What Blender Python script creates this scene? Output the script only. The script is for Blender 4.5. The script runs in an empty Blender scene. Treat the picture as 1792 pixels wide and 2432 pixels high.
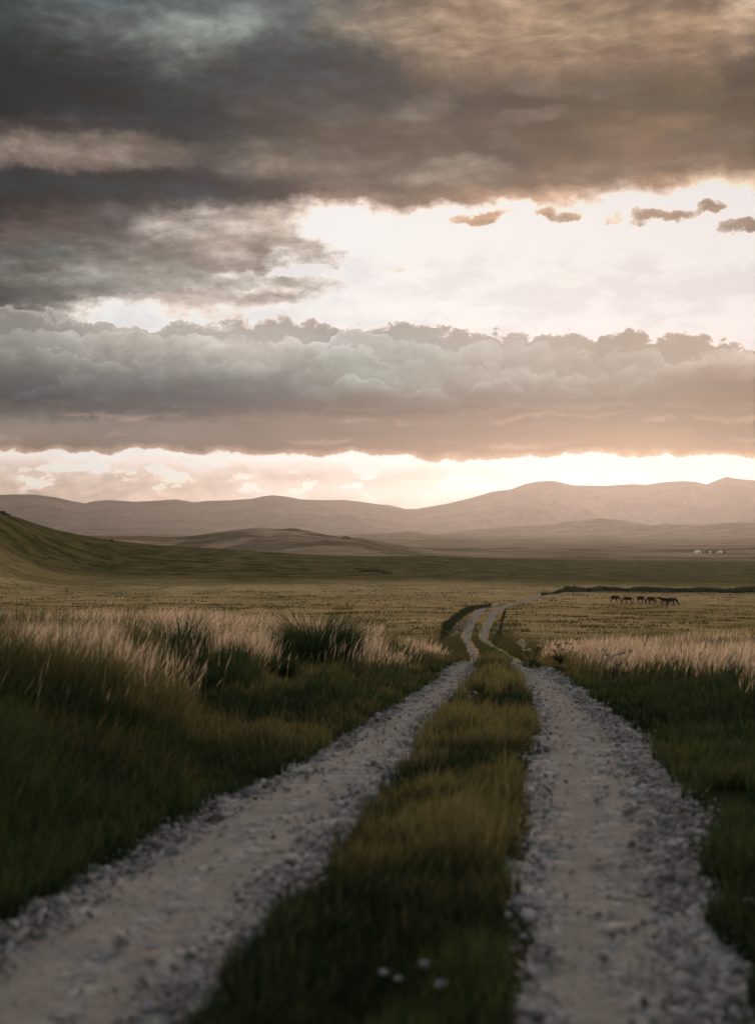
import bpy, bmesh, math, random
import numpy as np
from mathutils import Vector

# ---------------------------------------------------------------- frame
F = 3700.0            # focal length in photograph pixels (1792 wide)
CX, HY = 896.0, 1262.0  # picture centre column, row of the true horizon
scene = bpy.context.scene
scene.render.engine = 'CYCLES'
scene.view_settings.view_transform = 'Standard'
scene.view_settings.look = 'None'
scene.view_settings.exposure = 0.0
scene.view_settings.gamma = 1.0

cam_data = bpy.data.cameras.new('camera')
cam = bpy.data.objects.new('camera', cam_data)
scene.collection.objects.link(cam)
cam_data.sensor_fit = 'HORIZONTAL'
cam_data.sensor_width = 24.0
cam_data.lens = 24.0 * F / 1792.0
cam_data.clip_start = 0.1
cam_data.clip_end = 90000.0
cam.location = (0, 0, 0)
cam.rotation_euler = (math.radians(90) + math.atan((HY - 1216.0) / F), 0, 0)
cam_data.dof.use_dof = True
cam_data.dof.focus_distance = 160.0
cam_data.dof.aperture_fstop = 2.2
scene.camera = cam

SUN_EL = math.radians(9.5)
SUN_AZ = math.radians(10.0)      # to the right of the view direction (+Y)
sun_data = bpy.data.lights.new('sun', 'SUN')
sun_data.energy = 2.3
sun_data.angle = math.radians(8)
sun_data.color = (1.0, 0.70, 0.51)
sun = bpy.data.objects.new('sun', sun_data)
scene.collection.objects.link(sun)
sd = Vector((math.sin(SUN_AZ) * math.cos(SUN_EL), math.cos(SUN_AZ) * math.cos(SUN_EL), math.sin(SUN_EL)))
sun.rotation_euler = (-sd).to_track_quat('-Z', 'Y').to_euler()
sun.location = sd * 50

scene.cycles.use_denoising = True
scene.cycles.max_bounces = 5
scene.cycles.diffuse_bounces = 2
scene.cycles.glossy_bounces = 2
scene.cycles.transmission_bounces = 3
scene.cycles.transparent_max_bounces = 8
scene.cycles.volume_bounces = 0
scene.cycles.sample_clamp_indirect = 4.0


# ---------------------------------------------------------------- node expressions
class E:
    """a socket of a node tree that can be written in ordinary arithmetic"""
    nt = None

    def __init__(self, s):
        self.s = s

    @staticmethod
    def math(op, *a, clamp=False):
        n = E.nt.nodes.new('ShaderNodeMath')
        n.operation = op
        n.use_clamp = clamp
        for i, v in enumerate(a):
            if isinstance(v, E):
                E.nt.links.new(v.s, n.inputs[i])
            else:
                n.inputs[i].default_value = float(v)
        return E(n.outputs[0])

    def __add__(a, b): return E.math('ADD', a, b)
    def __radd__(a, b): return E.math('ADD', b, a)
    def __sub__(a, b): return E.math('SUBTRACT', a, b)
    def __rsub__(a, b): return E.math('SUBTRACT', b, a)
    def __mul__(a, b): return E.math('MULTIPLY', a, b)
    def __rmul__(a, b): return E.math('MULTIPLY', b, a)
    def __truediv__(a, b): return E.math('DIVIDE', a, b)
    def __neg__(a): return E.math('MULTIPLY', a, -1.0)


def fmin(a, b): return E.math('MINIMUM', a, b)
def fmax(a, b): return E.math('MAXIMUM', a, b)
def fexp(a): return E.math('EXPONENT', a)


def smooth(x, a, b, lo=0.0, hi=1.0, kind='SMOOTHSTEP'):
    n = E.nt.nodes.new('ShaderNodeMapRange')
    n.interpolation_type = kind
    E.nt.links.new(x.s, n.inputs[0])
    for i, v in enumerate((a, b, lo, hi)):
        n.inputs[i + 1].default_value = v
    return E(n.outputs[0])


def lin(x, a, b, lo=0.0, hi=1.0):
    return smooth(x, a, b, lo, hi, 'LINEAR')


def sepxyz(v):
    n = E.nt.nodes.new('ShaderNodeSeparateXYZ')
    E.nt.links.new(v.s, n.inputs[0])
    return [E(o) for o in n.outputs]


def comb(x, y, z):
    n = E.nt.nodes.new('ShaderNodeCombineXYZ')
    for i, v in enumerate((x, y, z)):
        if isinstance(v, E):
            E.nt.links.new(v.s, n.inputs[i])
        else:
            n.inputs[i].default_value = float(v)
    return E(n.outputs[0])


def noise(vec, scale=1.0, detail=4.0, rough=0.5, dist=0.0, color=False, lac=2.0, dims='3D'):
    n = E.nt.nodes.new('ShaderNodeTexNoise')
    n.noise_dimensions = dims
    E.nt.links.new(vec.s, n.inputs['Vector'])
    n.inputs['Scale'].default_value = scale
    n.inputs['Detail'].default_value = detail
    n.inputs['Roughness'].default_value = rough
    n.inputs['Distortion'].default_value = dist
    n.inputs['Lacunarity'].default_value = lac
    return E(n.outputs['Color' if color else 'Fac'])


def voronoi(vec, scale=1.0, feature='F1', detail=0.0, rough=0.5, out='Distance', smoothness=1.0, rand=1.0, dims='3D'):
    n = E.nt.nodes.new('ShaderNodeTexVoronoi')
    n.voronoi_dimensions = dims
    n.feature = feature
    E.nt.links.new(vec.s, n.inputs['Vector'])
    n.inputs['Scale'].default_value = scale
    n.inputs['Detail'].default_value = detail
    n.inputs['Roughness'].default_value = rough
    n.inputs['Randomness'].default_value = rand
    if feature == 'SMOOTH_F1':
        n.inputs['Smoothness'].default_value = smoothness
    return E(n.outputs[out])


def mixc(f, a, b, mode='MIX'):
    n = E.nt.nodes.new('ShaderNodeMix')
    n.data_type = 'RGBA'
    n.blend_type = mode
    for sock, v in ((n.inputs[0], f), (n.inputs[6], a), (n.inputs[7], b)):
        if isinstance(v, E):
            E.nt.links.new(v.s, sock)
        elif isinstance(v, (int, float)):
            sock.default_value = float(v)
        else:
            sock.default_value = (v[0], v[1], v[2], 1.0)
    return E(n.outputs[2])


def scalec(c, k):
    n = E.nt.nodes.new('ShaderNodeVectorMath')
    n.operation = 'SCALE'
    if isinstance(c, E):
        E.nt.links.new(c.s, n.inputs[0])
    else:
        n.inputs[0].default_value = c
    if isinstance(k, E):
        E.nt.links.new(k.s, n.inputs[3])
    else:
        n.inputs[3].default_value = float(k)
    return E(n.outputs[0])


def ramp(fac, stops, interp='LINEAR'):
    """stops: (position 0..1, rgb linear)"""
    n = E.nt.nodes.new('ShaderNodeValToRGB')
    cr = n.color_ramp
    cr.interpolation = interp
    stops = sorted(stops, key=lambda s: s[0])
    cr.elements[0].position = stops[0][0]
    cr.elements[0].color = (*stops[0][1], 1)
    cr.elements[1].position = stops[-1][0]
    cr.elements[1].color = (*stops[-1][1], 1)
    for p, c in stops[1:-1]:
        e = cr.elements.new(p)
        e.color = (*c, 1)
    E.nt.links.new(fac.s, n.inputs[0])
    return E(n.outputs[0])


def s2l(c):
    out = []
    for v in c:
        v = v / 255.0
        out.append(v / 12.92 if v <= 0.04045 else ((v + 0.055) / 1.055) ** 2.4)
    return tuple(out)


# ---------------------------------------------------------------- world: sky with two cloud decks
world = bpy.data.worlds.new('World')
scene.world = world
world.use_nodes = True
wt = world.node_tree
wt.nodes.clear()
E.nt = wt
world.cycles.sampling_method = 'MANUAL'
world.cycles.sample_map_resolution = 256
W = 1.75       # bright sky behind the clouds, photographed past white
WH = (W, W * 0.975, W * 0.955)
P = (1.02, 0.78, 0.62)      # peach strip over the hills


def px(c):
    return c if max(c) <= 3.0 else s2l(c)


tc = wt.nodes.new('ShaderNodeTexCoord')
D = E(tc.outputs['Generated'])
dx, dy, dz = sepxyz(D)
yy = fmax(dy, 0.25)
U0 = CX + F * dx / yy
V0 = HY - F * dz / yy
# cloud texture space: directions, flattened so that features lie level
Qx = dx / (fmax(dy, -0.5) + 0.6) * 1.6
Q = comb(Qx, dz * 2.3, 0.0)
Q1 = comb(Qx + 3.1, dz * 1.35, 0.0)
wn = noise(Q, 9.0, 5.0, 0.55, color=True, dims='2D')
wx, wy, wz = sepxyz(wn)
wn2 = noise(Q1, 42.0, 4.0, 0.62, color=True, dims='2D')
vx, vy, vz = sepxyz(wn2)
U = U0 + (wx - 0.5) * 420.0 + (vx - 0.5) * 130.0
V = V0 + (wy - 0.5) * 110.0 + (vy - 0.5) * 62.0

cols = [0, 224, 448, 672, 896, 1120, 1344, 1568, 1792]
g = WH
rows = {
    -900: [(0.0612, 0.0685, 0.0723), (0.0612, 0.0685, 0.0723), (0.0612, 0.0685, 0.0723), (0.0612, 0.0685, 0.0723), (0.0612, 0.0685, 0.0723), (0.0612, 0.0685, 0.0723), (0.0612, 0.0685, 0.0723), (0.0612, 0.0685, 0.0723), (0.0612, 0.0685, 0.0723)],
    -300: [(0.0452, 0.0578, 0.0612), (0.1022, 0.1070, 0.1070), (0.1144, 0.1221, 0.1170), (0.1274, 0.1274, 0.1221), (0.1559, 0.1274, 0.1070), (0.2051, 0.1500, 0.1170), (0.1878, 0.1329, 0.1022), (0.1559, 0.1119, 0.0844), (0.1878, 0.1384, 0.1022)],
    0: [(0.0477, 0.0600, 0.0615), (0.1235, 0.1490, 0.1500), (0.1481, 0.1726, 0.1603), (0.1388, 0.1571, 0.1502), (0.2232, 0.1708, 0.1377), (0.4310, 0.3032, 0.2160), (0.2748, 0.1853, 0.1307), (0.1543, 0.1010, 0.0707), (0.6654, 0.4920, 0.3696)],
    60: [(0.0466, 0.0628, 0.0690), (0.1643, 0.1792, 0.1683), (0.2536, 0.2779, 0.2490), (0.1095, 0.1300, 0.1360), (0.3504, 0.2664, 0.1959), (0.4978, 0.3317, 0.2268), (0.3755, 0.2612, 0.1717), (0.3359, 0.2160, 0.1367), (0.4749, 0.3196, 0.2212)],
    120: [(0.0160, 0.0261, 0.0341), (0.0864, 0.1019, 0.1071), (0.2005, 0.2042, 0.1811), (0.0475, 0.0731, 0.0868), (0.0604, 0.0699, 0.0784), (0.2750, 0.1840, 0.1287), (0.2612, 0.1724, 0.1196), (0.2579, 0.1650, 0.1108), (0.0419, 0.0362, 0.0301)],
    180: [(0.0036, 0.0108, 0.0188), (0.0032, 0.0204, 0.0344), (0.0323, 0.0523, 0.0639), (0.0369, 0.0561, 0.0723), (0.0291, 0.0389, 0.0600), (0.1488, 0.1095, 0.0832), (0.1510, 0.0994, 0.0750), (0.0961, 0.0641, 0.0419), (0.0045, 0.0040, 0.0027)],
    240: [(0.0004, 0.0085, 0.0184), (0.0010, 0.0105, 0.0261), (0.0030, 0.0268, 0.0434), (0.0592, 0.0581, 0.0624), (0.0300, 0.0402, 0.0544), (0.0122, 0.0203, 0.0318), (0.0074, 0.0124, 0.0124), (0.0195, 0.0191, 0.0064), (0.0061, 0.0048, 0.0023)],
    300: [(0.1045, 0.0803, 0.0742), (0.0638, 0.0518, 0.0513), (0.0066, 0.0269, 0.0414), (0.0479, 0.0475, 0.0527), (0.0970, 0.0745, 0.0662), (0.0681, 0.0525, 0.0494), (0.0334, 0.0224, 0.0194), (0.1271, 0.0771, 0.0429), (0.0452, 0.0252, 0.0134)],
    350: [(0.1765, 0.1244, 0.1057), (0.2079, 0.1386, 0.1120), (0.0430, 0.0481, 0.0564), (0.1651, 0.1356, 0.1149), (0.0855, 0.0642, 0.0593), (0.0281, 0.0275, 0.0366), (0.0576, 0.0359, 0.0274), (0.1015, 0.0584, 0.0383), (0.0635, 0.0377, 0.0272)],
    390: [(0.0047, 0.0154, 0.0269), (0.0452, 0.0403, 0.0488), (0.0263, 0.0337, 0.0445), (0.2069, 0.1621, 0.1293), (0.1676, 0.1324, 0.1073), (0.0746, 0.0524, 0.0497), (0.1489, 0.0915, 0.0628), (0.0938, 0.0567, 0.0410), (0.2255, 0.1363, 0.0885)],
    435: [(0.0004, 0.0020, 0.0030), (0.0012, 0.0032, 0.0108), (0.0040, 0.0092, 0.0254), (0.0240, 0.0289, 0.0382), (0.1064, 0.0844, 0.0783), (0.1795, 0.1193, 0.0909), (0.1364, 0.0837, 0.0636), (0.2935, 0.1721, 0.1111), (1.0000, 0.7529, 0.5776)],
    475: [(0.0009, 0.0027, 0.0062), (0.0023, 0.0045, 0.0176), (0.0045, 0.0066, 0.0199), (0.0421, 0.0330, 0.0386), (0.2412, 0.1621, 0.1303), (0.2971, 0.1841, 0.1333), (0.5153, 0.3240, 0.2300), (1.3000, 1.1500, 1.0500), (1.7500, 1.7063, 1.6712)],
    510: [(0.0286, 0.0288, 0.0346), (0.0735, 0.0652, 0.0685), (0.1564, 0.1345, 0.1254), (0.4495, 0.3562, 0.3118), (1.2000, 1.0000, 0.9000), (1.2500, 1.1000, 1.0000), (1.3000, 1.1500, 1.0500), (1.7500, 1.7063, 1.6712), (1.7500, 1.7063, 1.6712)],
    545: [(0.0873, 0.0636, 0.0605), (0.0545, 0.0517, 0.0582), (0.5704, 0.5034, 0.4619), (0.4457, 0.3687, 0.3186), (1.7500, 1.7063, 1.6712), (1.7500, 1.7063, 1.6712), (1.7500, 1.7063, 1.6712), (1.7500, 1.7063, 1.6712), (1.7500, 1.7063, 1.6712)],
    580: [(0.0445, 0.0504, 0.0527), (0.1313, 0.1204, 0.1140), (0.2939, 0.2578, 0.2338), (0.3796, 0.3248, 0.2885), (1.7500, 1.7063, 1.6712), (1.7500, 1.7063, 1.6712), (1.7500, 1.7063, 1.6712), (1.7500, 1.7063, 1.6712), (1.7500, 1.7063, 1.6712)],
    620: [(0.1134, 0.1168, 0.1119), (0.1697, 0.1685, 0.1564), (0.2330, 0.2181, 0.2011), (0.2237, 0.1871, 0.1736), (1.7500, 1.7063, 1.6712), (0.8600, 0.8700, 0.8500), (0.8300, 0.8400, 0.8200), (0.8300, 0.8400, 0.8200), (0.8300, 0.8400, 0.8200)],
    655: [(0.0974, 0.1038, 0.0997), (0.1365, 0.1428, 0.1359), (0.2115, 0.2101, 0.1979), (1.3000, 1.2000, 1.1000), (0.8600, 0.8500, 0.8300), (0.8100, 0.8200, 0.8000), (0.8100, 0.8200, 0.8000), (0.8100, 0.8200, 0.8000), (0.8100, 0.8200, 0.8000)],
    690: [(0.0604, 0.0659, 0.0690), (0.1933, 0.1882, 0.1756), (0.4053, 0.3562, 0.3321), (0.3127, 0.2634, 0.2414), (0.8600, 0.8500, 0.8300), (0.8000, 0.8100, 0.7900), (0.8000, 0.8100, 0.7900), (0.8000, 0.8100, 0.7900), (0.8000, 0.8100, 0.7900)],
    725: [(0.0616, 0.0702, 0.0736), (1.2000, 1.1000, 1.0200), (0.6459, 0.5470, 0.5019), (1.1000, 1.0200, 0.9500), (0.8200, 0.8300, 0.8100), (0.8200, 0.8300, 0.8100), (0.8200, 0.8300, 0.8100), (0.8200, 0.8300, 0.8100), (0.8200, 0.8300, 0.8100)],
    790: [(0.1554, 0.1536, 0.1488), (1.1000, 1.0500, 1.0000), (1.1000, 1.0500, 1.0000), (1.1000, 1.0500, 1.0000), (1.1000, 1.0500, 1.0000), (1.1000, 1.0500, 1.0000), (1.1000, 1.0500, 1.0000), (1.1000, 1.0500, 1.0000), (1.1000, 1.0500, 1.0000)],
    1000: [(1.0000, 0.9000, 0.8000), (1.0000, 0.9000, 0.8000), (1.0000, 0.9000, 0.8000), (1.0000, 0.9000, 0.8000), (1.0000, 0.9000, 0.8000), (1.0000, 0.9000, 0.8000), (1.0000, 0.9000, 0.8000), (1.0000, 0.9000, 0.8000), (1.0000, 0.9000, 0.8000)],
    1085: [(1.0500, 0.8800, 0.7600), (1.1500, 0.9800, 0.8800), (1.1500, 0.9800, 0.8800), (1.2000, 1.0300, 0.9400), (1.3000, 1.1500, 1.0500), (1.7500, 1.7063, 1.6712), (1.7500, 1.7063, 1.6712), (1.7500, 1.7063, 1.6712), (1.7500, 1.7063, 1.6712)],
    1125: [(0.9000, 0.7000, 0.5700), (0.9200, 0.7100, 0.5700), (0.8800, 0.6800, 0.5500), (0.9000, 0.7000, 0.5800), (0.9500, 0.7800, 0.6800), (1.0000, 0.8800, 0.8000), (1.1000, 1.0000, 0.9500), (1.2000, 1.1000, 1.0500), (1.7500, 1.7063, 1.6712)],
    1165: [(0.8000, 0.6000, 0.4800), (0.8500, 0.6200, 0.4900), (0.8500, 0.6300, 0.5000), (1.0000, 0.8500, 0.7500), (0.9800, 0.8600, 0.7800), (1.0500, 0.9300, 0.8600), (1.2000, 1.0800, 1.0000), (1.7500, 1.7063, 1.6712), (1.7500, 1.7063, 1.6712)],
    1300: [(0.6581, 0.4787, 0.3843), (0.6540, 0.4763, 0.3828), (0.6504, 0.4741, 0.3813), (0.6472, 0.4721, 0.3800), (0.6446, 0.4703, 0.3787), (0.6425, 0.4686, 0.3775), (0.6409, 0.4671, 0.3763), (0.6398, 0.4658, 0.3753), (0.6392, 0.4647, 0.3743)],
}
VLO, VHI = -900.0, 1300.0


def grid(Us, Vs, cols, rows, vlo, vhi):
    fac = lin(Vs, vlo, vhi)
    out = None
    for k, cu in enumerate(cols):
        st = [((v - vlo) / (vhi - vlo), px(r[k])) for v, r in rows.items()]
        c = ramp(fac, st)
        out = c if out is None else mixc(smooth(Us, cols[k - 1] + 15, cu - 15), out, c)
    return out


sky_c = grid(U, V, cols, rows, VLO, VHI)

# streaks and separate small clouds: centre u, v, half sizes, tilt (v per u), colour, strength
blobs = [
    (170, 352, 270, 46, .02, (150, 128, 116), .75),
    (40, 335, 120, 22, 0, (160, 138, 124), .6),
    (120, 190, 330, 62, .12, (10, 34, 42), .6),
    (180, 445, 430, 36, .06, (24, 47, 55), .7),
    (640, 95, 60, 40, 0, (90, 94, 96), .3),
    (470, 62, 160, 42, -.1, (155, 158, 148), .5),
    (1600, 238, 300, 17, -.11, (50, 48, 42), .9),
    (1450, 204, 85, 20, -.05, (62, 61, 55), .8),
    (1262, 275, 100, 20, -.15, (88, 80, 78), .8),
    (1310, 206, 160, 22, .02, (78, 76, 74), .6),
    (1455, 312, 60, 15, -.2, (76, 66, 58), .85),
    (1610, 322, 60, 20, -.12, (84, 71, 61), .9),
    (1740, 315, 70, 22, .08, (72, 66, 62), .9),
    (1185, 332, 45, 17, 0, (84, 78, 78), .8),
    (1355, 402, 78, 22, -.22, (116, 98, 88), .9),
    (1470, 412, 68, 20, -.05, (92, 78, 70), .9),
    (1665, 373, 72, 13, -.1, (110, 94, 82), .9),
    (1165, 436, 34, 18, 0, (92, 83, 77), .9),
    (1145, 516, 78, 15, -.12, (165, 128, 102), .97),
    (1300, 504, 26, 15, 0, (170, 135, 110), .95),
    (1357, 509, 40, 14, 0, (160, 128, 104), .95),
    (1560, 514, 100, 22, -.08, (112, 88, 72), .98),
    (1690, 492, 60, 18, -.1, (120, 96, 80), .97),
    (1780, 534, 85, 20, -.1, (105, 88, 76), .98),
    (1440, 520, 40, 10, -.3, (205, 175, 155), .9),
    (900, 634, 45, 9, .1, (205, 185, 172), .8),
    (1070, 400, 110, 34, -.1, (178, 168, 155), .35),
    (1000, 255, 90, 30, -.1, (160, 145, 130), .3),
    (600, 575, 130, 20, .05, (160, 147, 137), .9),
    (90, 596, 90, 14, 0, (70, 80, 80), .75),
    (210, 575, 50, 18, 0, (88, 90, 90), .5),
    (420, 660, 330, 20, .02, (138, 137, 131), .8),
    (330, 632, 200, 18, .02, (135, 133, 127), .8),
    (470, 700, 170, 12, .02, (178, 166, 158), .8),
]
ragU = U0 + (wx - 0.5) * 150.0 + (vx - 0.5) * 80.0
ragV = V0 + (wy - 0.5) * 34.0 + (vy - 0.5) * 60.0
for (bu, bv, ba, bb, tilt, bc, st) in blobs:
    eu = (ragU - bu) / ba
    ev = (ragV - bv - (ragU - bu) * tilt) / bb
    r2 = eu * eu + ev * ev
    sky_c = mixc(smooth(r2, 0.1 if bb > 26 else .15, 1.9 if bb > 26 else 1.6, st, 0.0), sky_c, px(bc))

# small soft relief over the dark deck, then the light through thin places
fine = noise(Q, 60.0, 5.0, 0.62, dims='2D')
rel = noise(Q, 26.0, 5.0, 0.6, dims='2D')
Qs = comb(Qx * .8 + 5.0 + (wx - .5) * .03, dz * 2.1 + (wy - .5) * .05, 0.0)
h0 = noise(Qs, 17.0, 6.0, 0.58, dims='2D')
Qs2 = comb(Qx * .8 + 5.003 + (wx - .5) * .03, dz * 2.1 + .008 + (wy - .5) * .05, 0.0)
h1 = noise(Qs2, 17.0, 6.0, 0.58, dims='2D')
emb = h0 - h1                      # under-lit from the open sky below
cloudy = smooth(sepxyz(sky_c)[1], 1.0, .5)
deck = mixc(smooth(V0, 520, 330), (1, 1, 1), mixc(smooth(U0, 700, 1300), (.60, .67, .70), (.78, .77, .74)))
sky_c = mixc(cloudy, sky_c, mixc(1.0, sky_c, deck, 'MULTIPLY'))
sky_c = scalec(sky_c, fexp(cloudy * ((fine - 0.5) * 0.42 + (rel - 0.5) * 0.9 + emb * 3.2 + (h0 - .5) * -1.3 - .02)))

# the low cumulus bank
bcols = [0, 300, 600, 900, 1200, 1500, 1792]
brows = {
    700: [(0.2402, 0.2446, 0.2377), (0.6002, 0.5589, 0.5326), (0.3969, 0.3794, 0.3739), (0.2973, 0.2937, 0.3014), (0.3045, 0.2928, 0.3033), (0.3093, 0.2614, 0.2411), (0.3614, 0.2829, 0.2471)],
    760: [(0.2427, 0.2518, 0.2417), (0.4936, 0.4738, 0.4510), (0.3989, 0.3849, 0.3799), (0.3458, 0.3385, 0.3403), (0.3278, 0.3183, 0.3236), (0.2456, 0.2158, 0.2086), (0.2744, 0.2237, 0.1995)],
    815: [(0.2319, 0.2410, 0.2283), (0.3895, 0.3939, 0.3721), (0.4634, 0.4532, 0.4370), (0.3051, 0.3398, 0.3423), (0.3090, 0.3197, 0.3205), (0.2374, 0.2253, 0.2175), (0.2785, 0.2558, 0.2434)],
    860: [(0.1244, 0.1421, 0.1448), (0.2339, 0.2526, 0.2485), (0.2990, 0.3257, 0.3198), (0.2376, 0.2905, 0.2861), (0.2288, 0.2496, 0.2546), (0.1807, 0.1841, 0.1841), (0.2888, 0.2618, 0.2489)],
    905: [(0.0540, 0.0755, 0.0913), (0.1014, 0.1267, 0.1398), (0.0902, 0.1274, 0.1476), (0.1835, 0.2432, 0.2421), (0.1638, 0.1984, 0.2023), (0.1081, 0.1222, 0.1272), (0.0238, 0.0212, 0.0380)],
    945: [(0.0072, 0.0280, 0.0464), (0.0274, 0.0576, 0.0845), (0.0136, 0.0392, 0.0712), (0.0532, 0.0776, 0.0950), (0.0544, 0.0737, 0.0935), (0.0266, 0.0435, 0.0584), (0.0195, 0.0168, 0.0150)],
    975: [(0.0730, 0.0725, 0.0821), (0.0281, 0.0467, 0.0689), (0.0197, 0.0368, 0.0583), (0.0217, 0.0300, 0.0506), (0.0287, 0.0335, 0.0498), (0.0407, 0.0429, 0.0545), (0.0231, 0.0188, 0.0162)],
    1000: [(0.2019, 0.1831, 0.1718), (0.1861, 0.1762, 0.1661), (0.1366, 0.1167, 0.1174), (0.1060, 0.0882, 0.0916), (0.0768, 0.0588, 0.0630), (0.0756, 0.0554, 0.0519), (0.0195, 0.0159, 0.0147)],
    1035: [(0.2165, 0.1816, 0.1632), (0.1653, 0.1466, 0.1355), (0.1161, 0.0997, 0.0986), (0.0771, 0.0604, 0.0633), (0.0824, 0.0569, 0.0545), (0.1622, 0.0872, 0.0468), (0.0270, 0.0195, 0.0156)],
    1070: [(0.1956, 0.1372, 0.1126), (0.1277, 0.0925, 0.0866), (0.1127, 0.0757, 0.0705), (0.1462, 0.0807, 0.0612), (0.1780, 0.0914, 0.0561), (0.2287, 0.1134, 0.0526), (0.1798, 0.0687, 0.0209)],
    1110: [(0.2284, 0.1494, 0.1163), (0.1485, 0.1034, 0.0897), (0.1440, 0.0870, 0.0736), (0.1830, 0.1020, 0.0681), (0.2196, 0.1109, 0.0639), (0.2761, 0.1413, 0.0658), (0.2283, 0.0977, 0.0332)],
}
bU = U0 + (wx - 0.5) * 200.0 + (vx - 0.5) * 60.0
bV = V0 + (wy - 0.5) * 40.0 + (vy - 0.5) * 45.0
bank_c = grid(bU, bV, bcols, brows, 700.0, 1110.0)


def curve(Us, pts, lo=-60.0, hi=1860.0):
    """height of an edge along the picture, as a value ramp (in photograph pixels)"""
    vals = [p[1] for p in pts]
    a, b = min(vals) - 1, max(vals) + 1
    r = ramp(lin(Us, lo, hi), [((p[0] - lo) / (hi - lo), ((p[1] - a) / (b - a),) * 3) for p in pts])
    return r * (b - a) + a


pvx = Qx + (wx - .5) * .02 + (vx - .5) * .012
pvy = dz * 1.25 + (wy - .5) * .012 + (vy - .5) * .01
puff = voronoi(comb(pvx, pvy, 0.0), 22.0, 'F1', 3.0, 0.55, dims='2D')       # rounded heads
puff_lo = voronoi(comb(pvx + .003, pvy + .006, 0.0), 22.0, 'F1', 3.0, 0.55, dims='2D')
puf2 = voronoi(comb(pvx + 7.0 + (vy - .5) * .006, pvy * 1.1, 0.0), 62.0, 'F1', 3.0, 0.6, dims='2D')
relief = puff_lo - puff                                                 # lit from the upper right

topA = [(-60, 700), (60, 720), (109, 723), (190, 745), (256, 750), (305, 760), (430, 752), (545, 746), (681, 732), (763, 744), (812, 757),
        (828, 748), (892, 746), (974, 740), (1028, 754), (1110, 758), (1190, 768), (1273, 770), (1355, 757), (1400, 786), (1437, 770),
        (1491, 755), (1530, 760), (1550, 776), (1578, 764), (1655, 766), (1698, 782), (1720, 776), (1753, 802), (1860, 812)]
edgeA = curve(U0, topA)
sA = V0 - edgeA - (puf2 - 0.45) * 34.0 - (vz - 0.5) * 20.0      # > 0 inside the bank
maskA = smooth(sA, -3.0, 3.0)
rimA = fexp((sA - 3.0) * (sA - 3.0) * -0.012) * smooth(U0, 300, 1100, .15, 1.0)

edgeB = curve(U0, [(-60, 780), (0, 775), (190, 757), (300, 768), (468, 772), (545, 765), (590, 782), (654, 792), (703, 772), (773, 791), (805, 757),
                   (850, 752), (893, 775), (984, 772), (1054, 808), (1173, 784), (1270, 785), (1330, 806), (1400, 822), (1500, 800), (1560, 800),
                   (1600, 842), (1700, 815), (1860, 830)])
sB = V0 - edgeB - (puff - 0.42) * 34.0 - (puf2 - .45) * 22.0 - (vz - 0.5) * 16.0
maskB = smooth(sB, -3.0, 5.0)

# bottom of the bank
edgeC = curve(U0, [(-60, 1078), (0, 1078), (120, 1074), (250, 1083), (360, 1070), (480, 1083), (700, 1082), (900, 1083), (1030, 1094), (1250, 1087),
                   (1450, 1088), (1640, 1094), (1700, 1086), (1860, 1098)])
sC = edgeC - V0 + (wy - 0.5) * 30.0 + (vy - 0.5) * 38.0
maskC = smooth(sC, -2.0, 6.0)
under = fexp(fmax(sC, -60.0) * 0.085)                 # brightness just under the bottom edge
under = fmin(under, 1.0)

# billows: each heap stands before the one behind, lit along its head and darker below
soft = noise(Q, 20.0, 4.0, .5, dims='2D')
bank = scalec(bank_c, fexp((rel - .5) * .35 - .10))
heaps = [
    (None, sB, 55.0, .34, 1.0),
    ([(-60, 830), (60, 812), (150, 800), (240, 826), (330, 842), (450, 822), (560, 842), (650, 836), (700, 852), (760, 816), (840, 800), (930, 832), (1010, 815),
      (1060, 832), (1150, 852), (1230, 838), (1300, 852), (1400, 864), (1500, 850), (1600, 848), (1860, 862)], 1, 50.0, .30, .9),
    ([(-60, 905), (120, 885), (250, 868), (400, 892), (520, 915), (640, 925), (690, 905), (720, 900), (750, 876), (790, 887), (820, 866), (850, 880), (900, 884),
      (990, 905), (1080, 915), (1160, 890), (1197, 876), (1240, 900), (1290, 896), (1328, 880), (1370, 912), (1409, 906), (1437, 902), (1480, 905),
      (1510, 890), (1546, 866), (1580, 846), (1622, 832), (1682, 820), (1742, 828), (1790, 840), (1860, 850)], 2, 40.0, .30, 1.0),
    ([(-60, 968), (150, 945), (300, 958), (450, 930), (600, 918), (700, 945), (800, 957), (950, 950), (1100, 940), (1300, 926), (1450, 948), (1600, 936), (1860, 950)], 3, 40.0, .10, .7),
]
for pts, sel, fall, gain, alpha in heaps:
    if pts is not None:
        jag = ((puff - .42) * (34.0 if sel < 3 else 14.0) + (puf2 - .45) * (24.0 if sel < 3 else 8.0) + (vy - .5) * 18.0)
        sel = V0 - curve(U0, pts) - jag
    al = smooth(sel, -3.0, 5.0) * alpha
    lit = fexp(fmax(sel, 0.0) * (-1.0 / fall)) * (soft * 1.2 + .4)
    heap = scalec(bank_c, fexp(lit * gain - gain * .42 + fexp(fmax(sel, 0.0) * -.11) * (gain * smooth(wz, .4, .6)) + relief * .45 * smooth(V0, 1000, 900) + (soft - .5) * .35 + (fine - .5) * .22))
    bank = mixc(al, bank, heap)
bank = mixc(1.0, bank, (.95, .92, .895), 'MULTIPLY')
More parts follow.
